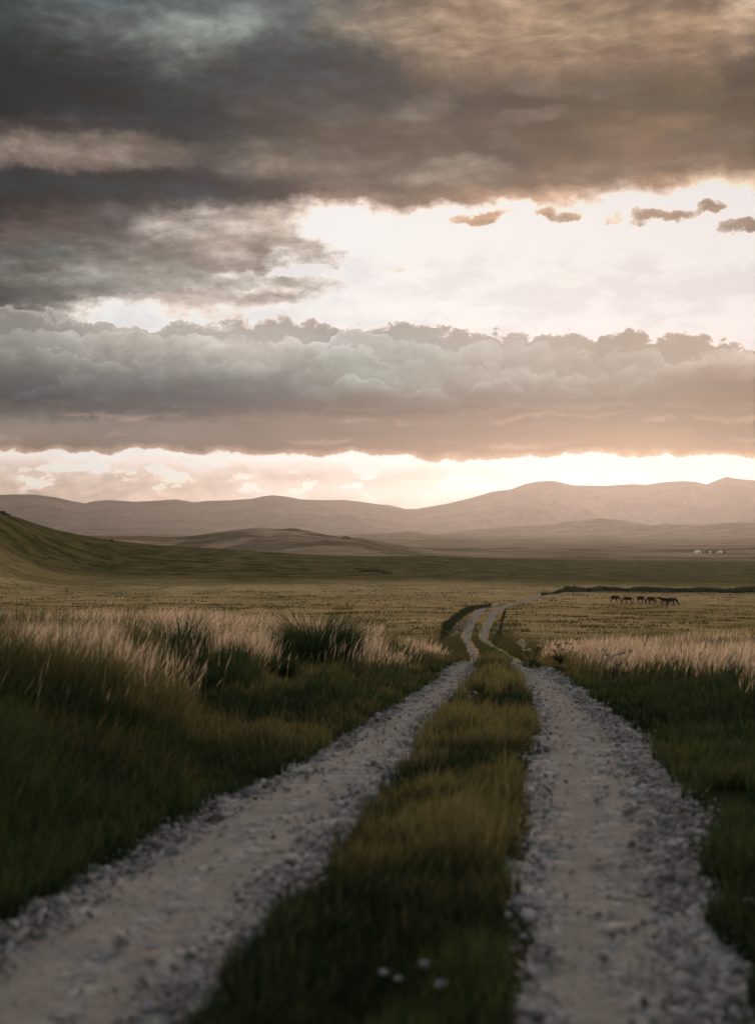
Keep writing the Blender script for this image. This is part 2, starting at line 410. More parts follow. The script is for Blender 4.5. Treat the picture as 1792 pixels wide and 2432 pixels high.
# thin lit seams between the layers low in the bank
for pts, k in (([(-60, 1042), (100, 1048), (300, 1035), (480, 1052), (560, 1040), (700, 1052), (900, 1046), (1010, 1052), (1150, 1062), (1400, 1048), (1860, 1040)], .22),
               ([(-60, 985), (300, 992), (620, 988), (760, 992), (900, 1004), (1150, 1010), (1300, 982), (1480, 990), (1600, 1000), (1860, 992)], .20),
               ([(-60, 962), (200, 952), (420, 965), (700, 975), (1000, 970), (1400, 962), (1860, 965)], .08)):
    sd_ = V0 - curve(U0, pts) - (vy - .5) * 46.0 - (wy - .5) * 20.0
    seam = fexp(sd_ * sd_ * -0.02) * smooth(wz, .36, .6)
    bank = mixc(seam * k * 1.0 * smooth(rel, .42, .6), bank, (.72, .50, .38))
    bank = scalec(bank, 1.0 + smooth(sd_, -2.0, 8.0) * smooth(sd_, 34.0, 8.0) * -.10)
bank = mixc(rimA * 0.8, bank, (1.35, 1.15, 1.05))
bank = mixc(smooth(sC, 22.0, 0.0, 0.0, .35), bank, (.95, .62, .44))

# strip of clear sky under the bank: bright against the cloud edge, small lit cloudlets above the hills
strip = mixc(1.0, scalec(sky_c, 1.0 + under * 0.35), (.70, .72, .75), 'MULTIPLY')
cl = rel
cloudlet = smooth(cl, .53, .60) * smooth(V0, 1090, 1110) * smooth(V0, 1200, 1150)
strip = mixc(cloudlet * .5, strip, (1.15, 1.02, .93))
sky_all = mixc(maskA, sky_c, mixc(maskC, strip, bank))

# behind the camera and overhead: unseen grey sky, brightened low down as fill light
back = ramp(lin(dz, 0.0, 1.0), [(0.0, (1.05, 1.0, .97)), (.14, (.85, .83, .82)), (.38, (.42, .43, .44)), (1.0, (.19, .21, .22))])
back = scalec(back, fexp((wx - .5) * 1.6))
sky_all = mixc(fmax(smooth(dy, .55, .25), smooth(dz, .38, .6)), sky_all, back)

nish = wt.nodes.new('ShaderNodeTexSky')
nish.sky_type = 'NISHITA'
nish.sun_disc = False
nish.sun_elevation = SUN_EL
nish.sun_rotation = SUN_AZ
nish.air_density = 1.2
nish.dust_density = 3.0
BG = 0.10
sr, sg, sb = sepxyz(sky_all)
wisp = smooth(h0 * .6 + rel * .4, .44, .60) * smooth(V0, 560, 640) * smooth(V0, 1090, 1060) + smooth(rel, .5, .62) * smooth(V0, 1090, 1110) * .6
cap = smooth(U0, 700, 1750, 0.0, .14) + wisp * .10
sky_all = comb(fmin(sr, .83 - cap), fmin(sg, .825 - cap), fmin(sb, .82 - cap * .85))       # the open sky keeps a faint tone
total = scalec(sky_all, 1.0 / BG)
total = mixc(0.006, total, E(nish.outputs[0]))
bgn = wt.nodes.new('ShaderNodeBackground')
bgn.inputs['Strength'].default_value = BG
wt.links.new(total.s, bgn.inputs['Color'])
wo = wt.nodes.new('ShaderNodeOutputWorld')
wt.links.new(bgn.outputs[0], wo.inputs['Surface'])


# ================================================================= helpers
rng = np.random.default_rng(7)


def tag(o, label=None, cat=None, group=None, kind=None):
    if label: o['label'] = label
    if cat: o['category'] = cat
    if group: o['group'] = group
    if kind: o['kind'] = kind
    return o


def mesh_np(name, verts, faces, mat, colors=None, parent=None, smooth_=False):
    """faces: int array (n,3) or (n,4), or a list of such arrays"""
    me = bpy.data.meshes.new(name)
    if not isinstance(faces, list):
        faces = [faces]
    verts = np.asarray(verts, dtype=np.float32)
    me.vertices.add(len(verts))
    me.vertices.foreach_set('co', verts.ravel())
    nl = sum(f.size for f in faces)
    npoly = sum(len(f) for f in faces)
    me.loops.add(nl)
    me.loops.foreach_set('vertex_index', np.concatenate([f.ravel() for f in faces]).astype(np.int32))
    me.polygons.add(npoly)
    starts, tot = [], 0
    for f in faces:
        starts.append(tot + np.arange(len(f)) * f.shape[1])
        tot += f.size
    me.polygons.foreach_set('loop_start', np.concatenate(starts).astype(np.int32))
    if smooth_:
        me.polygons.foreach_set('use_smooth', np.ones(npoly, dtype=bool))
    me.update(calc_edges=True)
    if colors is not None:
        ca = me.color_attributes.new('tint', 'FLOAT_COLOR', 'POINT')
        c4 = np.ones((len(verts), 4), dtype=np.float32)
        c4[:, :3] = colors
        ca.data.foreach_set('color', c4.ravel())
    if mat is not None:
        me.materials.append(mat)
    o = bpy.data.objects.new(name, me)
    scene.collection.objects.link(o)
    if parent is not None:
        o.parent = parent
    return o


def empty(name, loc, rz=0.0, s=1.0):
    o = bpy.data.objects.new(name, None)
    o.location = loc
    o.rotation_euler = (0, 0, rz)
    o.scale = (s, s, s)
    o.empty_display_size = 0.3
    scene.collection.objects.link(o)
    return o


# value noise on the plane
_perm = np.random.default_rng(3).random((256, 256)).astype(np.float64)


def vnoise(x, y):
    xi = np.floor(x).astype(np.int64)
    yi = np.floor(y).astype(np.int64)
    fx, fy = x - xi, y - yi
    fx = fx * fx * (3 - 2 * fx)
    fy = fy * fy * (3 - 2 * fy)
    a = _perm[xi & 255, yi & 255]
    b = _perm[(xi + 1) & 255, yi & 255]
    c = _perm[xi & 255, (yi + 1) & 255]
    d = _perm[(xi + 1) & 255, (yi + 1) & 255]
    return (a * (1 - fx) + b * fx) * (1 - fy) + (c * (1 - fx) + d * fx) * fy


def fbm(x, y, octs=4, gain=0.5):
    s, a, t = 0.0, 1.0, 0.0
    for k in range(octs):
        s = s + a * vnoise(x + 17.3 * k, y + 9.1 * k)
        t += a
        a *= gain
        x, y = x * 2.03, y * 2.03
    return s / t


def sst(a, b, x):
    t = np.clip((x - a) / (b - a), 0, 1)
    return t * t * (3 - 2 * t)


# ================================================================= terrain height (camera eye is at z = 0)
_pd = np.array([0.3, 3.0, 4.6, 5.8, 9.25, 16.6, 22, 32.7, 36, 39, 44, 52, 62, 78, 97, 136, 158, 175, 205, 240, 270, 300, 347, 450, 600, 900, 1400, 3000, 60000])
_pz = np.array([-1.45, -1.45, -1.45, -1.47, -1.59, -1.97, -2.3, -2.98, -3.08, -3.24, -3.85, -4.65, -5.35, -6.3, -7.55, -9.85, -10.8, -11.2, -12, -12.9, -13.6, -14.6, -16.2, -17.5, -18.5, -20, -19.4, -20, -20])
_fl = np.linspace(math.log(0.3), math.log(60000), 4000)
_fz = np.interp(_fl, np.log(_pd), _pz)
_k = np.hanning(41); _k /= _k.sum()
_fs = np.convolve(np.pad(_fz, 20, mode='edge'), _k, 'valid')
_k2 = np.hanning(17); _k2 /= _k2.sum()
_fz = np.convolve(np.pad(_fz, 8, mode='edge'), _k2, 'valid')
_fz = np.where(_fl > math.log(60), _fs, _fz)


def prof(d):
    return np.interp(np.log(np.maximum(d, 0.3)), _fl, _fz)


def tab(pts):
    xs = np.array([p[0] for p in pts], float)
    ys = np.array([p[1] for p in pts], float)
    return lambda u: np.interp(u, xs, ys)


# crest rows in the photograph of each rise, against column
crestG = tab([(-2500, 1120), (-900, 1090), (-200, 1165), (0, 1217), (50, 1233), (100, 1249), (150, 1262), (200, 1272), (265, 1283), (330, 1290), (400, 1296),
              (500, 1302), (600, 1309), (700, 1316), (800, 1320), (900, 1322), (1030, 1321), (1100, 1324), (1200, 1330),
              (1300, 1336), (1400, 1340), (1500, 1343), (1600, 1344.5), (1792, 1346), (2600, 1346), (3600, 1300)])
crestM = tab([(-3000, 1190), (-400, 1240), (150, 1274), (349, 1272), (414, 1275), (463, 1271), (523, 1262.5), (560, 1258), (594, 1256), (654, 1258), (708, 1262), (763, 1268),
              (817, 1275), (900, 1285), (960, 1297), (1046, 1308), (1150, 1316), (3000, 1316)])
crestL = tab([(-3000, 1250), (150, 1266), (349, 1268), (760, 1270), (900, 1267.5), (970, 1264.5), (1035, 1271), (1100, 1272), (2600, 1272)])
crestL2 = tab([(-3000, 1272), (1020, 1269), (1150, 1258), (1210, 1251), (1300, 1246), (1360, 1237), (1424, 1232), (1494, 1240), (1560, 1256), (1650, 1268), (3000, 1250)])
crestL3 = tab([(-3000, 1272), (1380, 1270), (1440, 1264), (1526, 1251), (1586, 1246), (1656, 1247), (1753, 1241.5), (1792, 1242), (2100, 1238), (3000, 1262)])
skyline = tab([(-9000, 1190), (-5000, 1130), (-2500, 1180), (-1200, 1150), (-400, 1180), (0, 1172.5), (33, 1171), (82, 1171), (136, 1178), (169, 1185.5), (202, 1191),
               (223, 1186), (256, 1183), (321, 1187), (370, 1184.5), (417, 1181), (463, 1188), (490, 1184.5), (545, 1183),
               (599, 1179.5), (627, 1173), (648, 1171), (676, 1173.5), (714, 1180.6), (763, 1182.5), (817, 1182), (850, 1185.5),
               (900, 1192.6), (922, 1194), (965, 1203.7), (992, 1202.6), (1062, 1190.7), (1116, 1178), (1170, 1162), (1213, 1157),
               (1246, 1145), (1273, 1139), (1310, 1137), (1332, 1141), (1359, 1148), (1440, 1149.7), (1499, 1146), (1532, 1147.5),
               (1586, 1140.5), (1623, 1139.4), (1650, 1141), (1677, 1147.5), (1710, 1135), (1726, 1129.7), (1742, 1134), (1792, 1139),
               (2200, 1120), (3200, 1160), (6000, 1130), (9000, 1190)])


def softmax2(a, b, k):
    h = np.clip(0.5 + 0.5 * (a - b) / k, 0, 1)
    return b * (1 - h) + a * h + k * h * (1 - h)


def column(x, y):
    """photograph column of a ground position; azimuth is used so that it also works beside the view"""
    az = np.arctan2(x, np.maximum(y, 1e-3))
    az = np.clip(az, -1.2, 1.2)
    return CX + F * np.tan(az)


def bump(d, D, w_near, w_far):
    t = np.log(d / D)
    w = np.where(t < 0, w_near, w_far)
    return np.exp(-(t / w) ** 2)


def ground_h(x, y):
    d = np.sqrt(x * x + y * y)
    u = column(x, y)
    behind = sst(5, -30, y)
    z = prof(d)
    # near hump: bank rising to the left, a shoulder to the right
    near = sst(75, 40, d)
    xc = x - 0.6 - 0.03 * d
    z = z + near * (0.35 * sst(-1.6, -5.5, xc) * sst(6, 14, d) + 0.14 * sst(1.6, 5.0, xc) * sst(8, 20, d))
    z = z + near * 0.10 * (fbm(x / 1.7, y / 1.7, 3) - .5) * sst(.9, 2.2, np.abs(xc + .3))
    mid = sst(60, 130, d) * sst(900, 500, d)
    z = z + mid * 0.9 * (fbm(x / 24, y / 24, 4) - .5)
    # the green rise with the hill at its left end
    DG = 820.0 - 160 * sst(300, -100, u) + 60 * sst(900, 1500, u)
    zg = -(crestG(u) - HY) / F * DG
    amp = zg - prof(DG)
    steep = 0.26 - 0.02 * sst(400, 0, u)
    wv = bump(d, DG, steep, .22)
    und = fbm(x / 90, y / 90, 4) - .5
    z = z + np.maximum(amp, -1.5) * wv * (1 + .25 * und * (1 - bump(d, DG, .07, .07)))
    # brown hills behind it
    t = d / 1550.0
    zm = -(crestM(u) - HY) / F * 1550
    am = np.maximum(zm - prof(1550.0), 0)
    rough = 1 + 1.1 * (fbm(u / 120 + 3, d / 160, 4) - .5) * (1 - bump(d, 1550., .035, .035))
    z = z + am * bump(d, 1550.0, .17, .16) * rough
    # second, nearer shoulder of the same hills
    z = z + 7.5 * bump(d, 1250.0, .09, .10) * sst(520, 640, u) * sst(1030, 800, u) * (0.75 + .5 * fbm(u / 60, d / 90, 3))
    plain = sst(1300, 1900, d)
    z = z + plain * ((fbm(x / 420, y / 420, 4) - .5) * 9.0)
    for cr, DD in ((crestL, 4600.0), (crestL2, 6900.0), (crestL3, 5900.0)):
        zl = -(cr(u) - HY) / F * DD
        al = np.maximum(zl - prof(DD), 0) * sst(2, 14, zl - prof(DD))
        z = z + al * bump(d, DD, .09, .10) * (1 + .5 * (fbm(x / 300, y / 300, 3) - .5) * (1 - bump(d, DD, .02, .02)))
    return z * (1 - behind) + behind * (prof(d) + 0.6 * (fbm(x / 9, y / 9, 3) - .5))


# ================================================================= the two wheel tracks
_dd = np.exp(np.linspace(math.log(3.6), math.log(900), 3000))
_vv = HY - F * prof(_dd) / _dd           # image row against distance along the road
NEAR_END = 38.5


def d_of_v(v, far):
    if far:
        m = _dd > 70
    else:
        m = _dd < NEAR_END
    return float(np.interp(-v, -_vv[m], _dd[m]))


def world_edge(near, far):
    pts = []
    for v, a, b in near:
        d = d_of_v(v, False)
        pts.append((d, (a - CX) / F * d, (b - CX) / F * d))
    for v, a, b in far:
        d = d_of_v(v, True)
        pts.append((d, (a - CX) / F * d, (b - CX) / F * d))
    pts.sort()
    return np.array(pts)


leftE = world_edge(
    [(2560, -520, 330), (2432, -330, 470), (2300, -120, 560), (2200, 25, 650), (2100, 169, 730), (2000, 349, 822), (1900, 535, 893), (1800, 745, 974), (1700, 905, 1034),
     (1650, 985, 1082), (1600, 1054, 1114), (1580, 1082, 1124), (1571, 1096, 1132)],
    [(1560, 1118, 1136), (1550, 1113, 1129), (1530, 1103, 1118), (1515, 1097, 1112), (1500, 1100, 1115), (1480, 1112, 1126), (1460, 1122, 1137),
     (1449, 1134, 1150), (1444, 1146, 1160), (1441, 1156, 1170), (1437, 1172, 1188)])
rightE = world_edge(
    [(2560, 1185, 1700), (2432, 1192, 1700), (2300, 1210, 1690), (2200, 1222, 1670), (2100, 1226, 1655), (2000, 1243, 1630), (1900, 1248, 1610), (1850, 1240, 1585), (1800, 1262, 1545),
     (1750, 1276, 1500), (1700, 1272, 1452), (1650, 1258, 1386), (1600, 1226, 1322), (1585, 1219, 1282), (1573, 1212, 1240)],
    [(1562, 1200, 1217), (1550, 1181, 1197), (1530, 1151, 1166), (1515, 1139, 1152), (1500, 1140, 1155), (1480, 1151, 1166), (1460, 1160, 1175), (1449, 1169, 1185),
     (1444, 1180, 1196), (1439, 1194, 1212), (1434, 1215, 1232), (1428, 1238, 1254), (1421, 1262, 1276), (1414, 1286, 1300), (1406, 1312, 1328), (1400, 1345, 1362)])


def resample(E_, n):
    ld = np.log(E_[:, 0])
    # smooth parametric curve: catmull style through interpolation on a fine grid then box smoothing
    t = np.linspace(ld[0], ld[-1], n)
    a = np.interp(t, ld, E_[:, 1])
    b = np.interp(t, ld, E_[:, 2])
    k = np.hanning(31); k /= k.sum()

    def sm(q):
        w = np.convolve(np.pad(q, 15, mode='reflect', reflect_type='odd'), k, 'valid')
        return w
    return np.exp(t), sm(a), sm(b)


LT = resample(leftE, 1500)
RT = resample(rightE, 1500)


def in_track(x, y, T, grow=0.0):
    """signed distance-like value, > 0 inside a track"""
    d = np.maximum(np.sqrt(x * x + y * y), 1e-3)
    # columns were read against y (depth); depth and range are nearly the same in view
    a = np.interp(y, T[0], T[1])
    b = np.interp(y, T[0], T[2])
    s = np.minimum(x - a, b - x) + grow
    return np.where((y > T[0][0] - .3) & (y < T[0][-1]), s, -9.0)


def track_s(x, y):
    return np.maximum(in_track(x, y, LT), in_track(x, y, RT))


# ================================================================= materials
def new_mat(name):
    m = bpy.data.materials.new(name)
    m.use_nodes = True
    nt = m.node_tree
    nt.nodes.clear()
    E.nt = nt
    out = nt.nodes.new('ShaderNodeOutputMaterial')
    return m, nt, out


def principled(nt, out, color, rough=0.9, spec=0.2, bump_h=None, bump_d=0.05, bump_s=1.0):
    p = nt.nodes.new('ShaderNodeBsdfPrincipled')
    if isinstance(color, E):
        nt.links.new(color.s, p.inputs['Base Color'])
    else:
        p.inputs['Base Color'].default_value = (*color, 1)
    if isinstance(rough, E):
        nt.links.new(rough.s, p.inputs['Roughness'])
    else:
        p.inputs['Roughness'].default_value = rough
    p.inputs['Specular IOR Level'].default_value = spec
    if bump_h is not None:
        b = nt.nodes.new('ShaderNodeBump')
        b.inputs['Distance'].default_value = bump_d
        b.inputs['Strength'].default_value = bump_s
        nt.links.new(bump_h.s, b.inputs['Height'])
        nt.links.new(b.outputs[0], p.inputs['Normal'])
    nt.links.new(p.outputs[0], out.inputs['Surface'])
    return p


def obj_coord(nt):
    t = nt.nodes.new('ShaderNodeTexCoord')
    return E(t.outputs['Object'])


def attr_color(nt, name='tint'):
    a = nt.nodes.new('ShaderNodeAttribute')
    a.attribute_name = name
    return E(a.outputs['Color'])


# ---- steppe ground
def mat_ground():
    m, nt, out = new_mat('steppe_turf')
    Pn = obj_coord(nt)
    x, y, z = sepxyz(Pn)
    dist = E.math('SQRT', x * x + y * y)
    big = noise(comb(x, y, 0.0), 1 / 70.0, 5, .6)
    med = noise(comb(x, y, 4.0), 1 / 9.0, 5, .6)
    small = noise(comb(x, y, 9.0), 1 / 1.3, 5, .65)
    c = mixc(smooth(med * .45 + big * .55, .40, .58), (.18, .15, .064), (.46, .345, .18))
    c = mixc(smooth(small, .45, .62) * .45, c, (.38, .285, .135))
    tuft = smooth(noise(comb(x, y * .8, 2.0), 1 / 3.2, 3, .7), .59, .66)
    c = mixc(tuft * .7, c, (.075, .080, .028))
    # the green rise and the left hill: greener, darker sward
    hill = smooth(dist, 480, 600)
    cg = mixc(smooth(noise(comb(x, y, 1.0), 1 / 14.0, 7, .72), .38, .62), (.040, .046, .015), (.135, .112, .042))
    cg = mixc(smooth(noise(comb(x, y, 3.0), 1 / 60.0, 4, .6), .55, .68) * .5, cg, (.105, .082, .038))
    tus = smooth(noise(comb(x, y * .6, 5.0), 1 / 5.0, 4, .7), .56, .66)
    cg = mixc(tus * .65, cg, (.012, .016, .007))
    path_ = smooth(E.math('ABSOLUTE', noise(comb(x * .5, y * .16, 8.0), 1 / 90.0, 3, .5) - .5), .012, .003)
    cg = mixc(path_ * .25, cg, (.16, .12, .07))
    c = mixc(hill, c, cg)
    # dry plain beyond
    plain = smooth(dist, 1000, 1180)
    cp = mixc(smooth(noise(comb(x * .8, y, 1.0), 1 / 90.0, 7, .72), .38, .62), (.19, .142, .092), (.40, .295, .20))
    cp = mixc(smooth(noise(comb(x, y, 7.0), 1 / 420.0, 4, .6), .56, .66) * .6, cp, (.15, .125, .09))
    near_hills = smooth(dist, 1000, 1150) * (1.0 - smooth(dist, 1750, 2000))
    cp = mixc(near_hills * smooth(noise(comb(x, y, 12.0), 1 / 130.0, 5, .65), .46, .56) * .7, cp, (.085, .075, .042))
    c = mixc(plain, c, cp)
    # under the near grass: dark thatch and soil
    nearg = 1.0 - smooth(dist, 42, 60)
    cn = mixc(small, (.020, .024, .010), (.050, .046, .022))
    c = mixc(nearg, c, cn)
    hh = noise(comb(x, y, z), 1 / .5, 6, .7)
    hh2 = noise(comb(x, y, 0.0), 1 / 4.0, 6, .7)
    bh = hh * smooth(dist, 200, 60) + hh2 * smooth(dist, 60, 300) * 8.0
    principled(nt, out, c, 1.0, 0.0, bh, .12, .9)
    return m


# ---- mountains
def mat_mountain():
    m, nt, out = new_mat('mountain_slope')
    x, y, z = sepxyz(obj_coord(nt))
    n = noise(comb(x, y, z * 3.0), 1 / 700.0, 6, .6)
    c = mixc(smooth(n, .35, .65), (.085, .070, .058), (.16, .125, .10))
    principled(nt, out, c, 1.0, 0.0)
    return m


# ---- gravel of the tracks
def mat_track():
    m, nt, out = new_mat('gravel_and_dust')
    x, y, z = sepxyz(obj_coord(nt))
    a = nt.nodes.new('ShaderNodeAttribute')
    a.attribute_name = 'tint'
    across = sepxyz(E(a.outputs['Color']))[0]      # 0 at one edge, 1 at the other
    n1 = noise(comb(x, y * .45, 0.0), 1 / .9, 4, .6)
    wob_ = (noise(comb(x, y * .4, 6.0), 1 / 2.2, 3, .5) - .5) * .22
    ac = across + wob_
    worn = fmax(smooth(E.math('ABSOLUTE', ac - .33), .17, .02), smooth(E.math('ABSOLUTE', ac - .60), .13, .02) * .85)   # dusty wheel lines
    v = voronoi(comb(x, y, 0.0), 1 / .035, 'F1', 0.0, .5, 'Color')
    vr, vg, vb = sepxyz(v)
    vd = voronoi(comb(x, y, 0.0), 1 / .035, 'F1', 0.0, .5)
    vb2 = voronoi(comb(x, y, 0.0), 1 / .11, 'F1', 0.0, .5, 'Color')
    br, bg_, bb_ = sepxyz(vb2)
    stone = mixc(vr, (.13, .128, .13), (.40, .385, .375))
    stone = mixc(smooth(br, .72, .9) * .7, stone, (.46, .43, .40))
    stone = mixc(smooth(bg_, .80, .95) * .6, stone, (.11, .106, .104))
    dust = mixc(noise(comb(x, y * .5, 3.0), 1 / .35, 5, .65), (.235, .213, .19), (.335, .302, .27))
    c = mixc(smooth(worn + (n1 - .5) * .6, -.15, 1.0) * .8, stone, dust)
    h = (1.0 - vd * 1.0) * (1.0 - worn * .65) + noise(comb(x, y, 0.0), 1 / .15, 4, .6) * .7
    principled(nt, out, c, 1.0, 0.0, h, .012, .7)
    return m


# ---- blades and leaves
def mat_blades(name='grass_blade', trans=.45):
    m, nt, out = new_mat(name)
    c = attr_color(nt)
    df = nt.nodes.new('ShaderNodeBsdfDiffuse')
    tr = nt.nodes.new('ShaderNodeBsdfTranslucent')
    nt.links.new(c.s, df.inputs[0])
    nt.links.new(c.s, tr.inputs[0])
    mx = nt.nodes.new('ShaderNodeMixShader')
    mx.inputs[0].default_value = trans
    nt.links.new(df.outputs[0], mx.inputs[1])
    nt.links.new(tr.outputs[0], mx.inputs[2])
    nt.links.new(mx.outputs[0], out.inputs['Surface'])
    return m


def mat_stone():
    m, nt, out = new_mat('loose_stone')
    c = attr_color(nt)
    P_ = obj_coord(nt)
    n = noise(P_, 60.0, 4, .6)
    c = scalec(c, n * .8 + .6)
    principled(nt, out, c, .9, .05, n, .006)
    return m


def mat_plain(name, color, rough=.8, spec=.3, var=.3, scale=6.0):
    m, nt, out = new_mat(name)
    n = noise(obj_coord(nt), scale, 4, .6)
    c = scalec(comb(*color), n * var * 2 + (1 - var))
    principled(nt, out, c, rough, spec)
    return m


M_ground = mat_ground()
M_mount = mat_mountain()
M_track = mat_track()
M_blade = mat_blades()
M_stone = mat_stone()

# ================================================================= ground sheet and mountains


def az_list(fov, n, coarse):
    a = np.linspace(-fov, fov, n)
    side = np.linspace(fov, math.pi, coarse)[1:]
    side = fov + (math.pi - fov) * (np.linspace(0, 1, coarse)[1:] ** 1.6)
    return np.concatenate([-side[::-1][:-1] if False else -side[::-1], a, side])


def sheet(name, azs, ds, hfun, mat, label_kind='structure'):
    A, Dm = np.meshgrid(azs, ds)
    X, Y = Dm * np.sin(A), Dm * np.cos(A)
    Z = hfun(X, Y)
    nr, nc = X.shape
    V_ = np.stack([X, Y, Z], -1).reshape(-1, 3)
    i = np.arange(nr - 1)[:, None] * nc + np.arange(nc - 1)[None, :]
    Fq = np.stack([i, i + 1, i + nc + 1, i + nc], -1).reshape(-1, 4)
    o = mesh_np(name, V_, Fq, mat, smooth_=True)
    tag(o, kind=label_kind)
    return o


def ground_mesh_h(x, y):
    z = ground_h(x, y)
    s = track_s(x, y)
    d = np.hypot(x, y)
    return z - (0.03 + .0006 * d) * sst(-.02, .10 + .0015 * d, s)       # the bed under the tracks


azs = az_list(0.36, 520, 46)
ds = np.concatenate([np.exp(np.linspace(math.log(.4), math.log(3.4), 30))[:-1],
                     np.exp(np.linspace(math.log(3.4), math.log(60), 330))[:-1],
                     np.exp(np.linspace(math.log(60), math.log(2200), 430))[:-1],
                     np.exp(np.linspace(math.log(2200), math.log(11000), 220))])
sheet('ground', azs, ds, ground_mesh_h, M_ground)


def mountain_h(x, y):
    d = np.hypot(x, y)
    az = np.arctan2(x, y)
    back = np.abs(az) > 1.05
    u = CX + F * np.tan(np.clip(az, -1.05, 1.05))
    v = skyline(u)
    Dc = 14000.0
    hc = -(v - HY) / F * Dc
    hc = np.where(back, 420 + 260 * fbm(az * 4, az * 0 + 2, 3), hc)
    crest = bump(d, Dc, .03, .03)
    # ravines: ridged noise in azimuth and distance
    r1 = 1 - np.abs(2 * fbm(az * 34 + d / 5200, d / 2600, 4) - 1)
    r2 = 1 - np.abs(2 * fbm(az * 95 + 7, d / 1300 + 3, 4) - 1)
    prof_ = np.where(d < Dc, np.clip((d - 9600) / (Dc - 9600), 0, 1) ** 1.25, np.exp(-((d - Dc) / 2600.) ** 2))
    rise = hc * prof_
    carve = (0.26 * (1 - r1) * 2 + 0.10 * (1 - r2)) * (1 - crest) * hc * np.sin(np.clip(prof_, 0, 1) * math.pi) * .62
    spur = 110 * bump(d, 11200, .035, .05) * sst(.50, .74, fbm(az * 14 + 5, d * 0 + 1.5, 3))
    z = -20.0 - 4 * sst(10500, 9400, d) + rise - carve + spur * (d < Dc)
    return z


sheet('mountains', az_list(0.36, 700, 60), np.concatenate([np.linspace(9300, 14400, 190), np.linspace(14500, 20500, 12)]), mountain_h, M_mount)


# ================================================================= the dirt tracks as ribbons
def ribbon(name, T, cut=None):
    n_a = 26
    t = np.exp(np.linspace(math.log(T[0][0]), math.log(T[0][-1]), 1500))
    a = np.interp(t, T[0], T[1])
    b = np.interp(t, T[0], T[2])
    wob = lambda k: (fbm(t * 1.7 + k, t * 0 + k, 4) - .5) * .34 + (fbm(t * 7 + k, t * 0 + 2 * k, 3) - .5) * .16
    nr_ = sst(70, 40, t)
    a = a + wob(3.0) * nr_ - .08 * nr_ + .06 * (1 - nr_)
    b = b + wob(8.0) * nr_ + .10 * nr_ - .06 * (1 - nr_)
    f = np.linspace(0, 1, n_a)
    X = a[:, None] * (1 - f) + b[:, None] * f
    Y = np.repeat(t[:, None], n_a, 1)
    rel_ = (fbm(X * 7, Y * 7, 3) - .5) * .018 * sst(60, 20, Y) + (fbm(X * 1.6, Y * 1.2, 3) - .5) * .05 * sst(60, 20, Y)
    Z = ground_h(X, Y) + rel_ - .018 * np.sin(f * math.pi)[None, :]
    edge = np.minimum(f, 1 - f)[None, :]
    Z = Z - (0.05 + Y * .0008) * (edge < .001)
    Z = Z + .0002 * Y
    C3 = np.zeros(X.shape + (3,))
    C3[..., 0] = f[None, :]
    nr, nc = X.shape
    i = np.arange(nr - 1)[:, None] * nc + np.arange(nc - 1)[None, :]
    Fq = np.stack([i, i + 1, i + nc + 1, i + nc], -1).reshape(-1, 4)
    o = mesh_np(name, np.stack([X, Y, Z], -1).reshape(-1, 3), Fq, M_track, C3.reshape(-1, 3), smooth_=True)
    tag(o, kind='structure')


ribbon('dirt_track', LT)
ribbon('dirt_track', RT)

# ================================================================= haze
HZ = 20600.0
hz_v = [(sx * HZ, sy * HZ, zz) for zz in (-36.0, 575.0) for sx, sy in ((-1, -1), (1, -1), (1, 1), (-1, 1))]
hz_f = np.array([(3, 2, 1, 0), (4, 5, 6, 7), (0, 1, 5, 4), (1, 2, 6, 5), (2, 3, 7, 6), (3, 0, 4, 7)])
mh = bpy.data.materials.new('haze')
mh.use_nodes = True
mh.node_tree.nodes.clear()
pv = mh.node_tree.nodes.new('ShaderNodeVolumePrincipled')
pv.inputs['Color'].default_value = (.86, .86, .89, 1)
pv.inputs['Density'].default_value = 1.55e-5
pv.inputs['Anisotropy'].default_value = 0.76
mo = mh.node_tree.nodes.new('ShaderNodeOutputMaterial')
mh.node_tree.links.new(pv.outputs[0], mo.inputs['Volume'])
haze = mesh_np('haze', np.array(hz_v), hz_f, mh)
tag(haze, kind='stuff')


# ================================================================= grass
def blades(P, h, lean, lean_dir, width, face, c0, c1, tipw=.15, curl=1.0):
    """one bent tapering blade per row of P: 5 vertices, a quad and a triangle"""
    n = len(P)
    lx, ly = np.cos(lean_dir) * lean * h, np.sin(lean_dir) * lean * h
    wx_, wy_ = np.cos(face) * width * .5, np.sin(face) * width * .5
    V_ = np.zeros((n, 5, 3), np.float32)
    V_[:, 0] = P; V_[:, 1] = P
    V_[:, 0, 0] -= wx_; V_[:, 0, 1] -= wy_
    V_[:, 1, 0] += wx_; V_[:, 1, 1] += wy_
    V_[:, :2, 2] -= .03
    m = P + np.stack([lx * .28, ly * .28, h * .55], 1)
    V_[:, 2] = m; V_[:, 3] = m
    V_[:, 2, 0] += wx_ * .8; V_[:, 2, 1] += wy_ * .8
    V_[:, 3, 0] -= wx_ * .8; V_[:, 3, 1] -= wy_ * .8
    V_[:, 4] = P + np.stack([lx, ly, h * (1 - .25 * lean * lean)], 1)
    C_ = np.zeros((n, 5, 3), np.float32)
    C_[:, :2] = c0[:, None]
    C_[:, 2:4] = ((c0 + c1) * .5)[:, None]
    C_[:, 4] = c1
    base = np.arange(n)[:, None] * 5
    quad = base + np.array([[0, 1, 2, 3]])
    tri = base + np.array([[3, 2, 4]])
    return V_.reshape(-1, 3), quad, tri, C_.reshape(-1, 3)


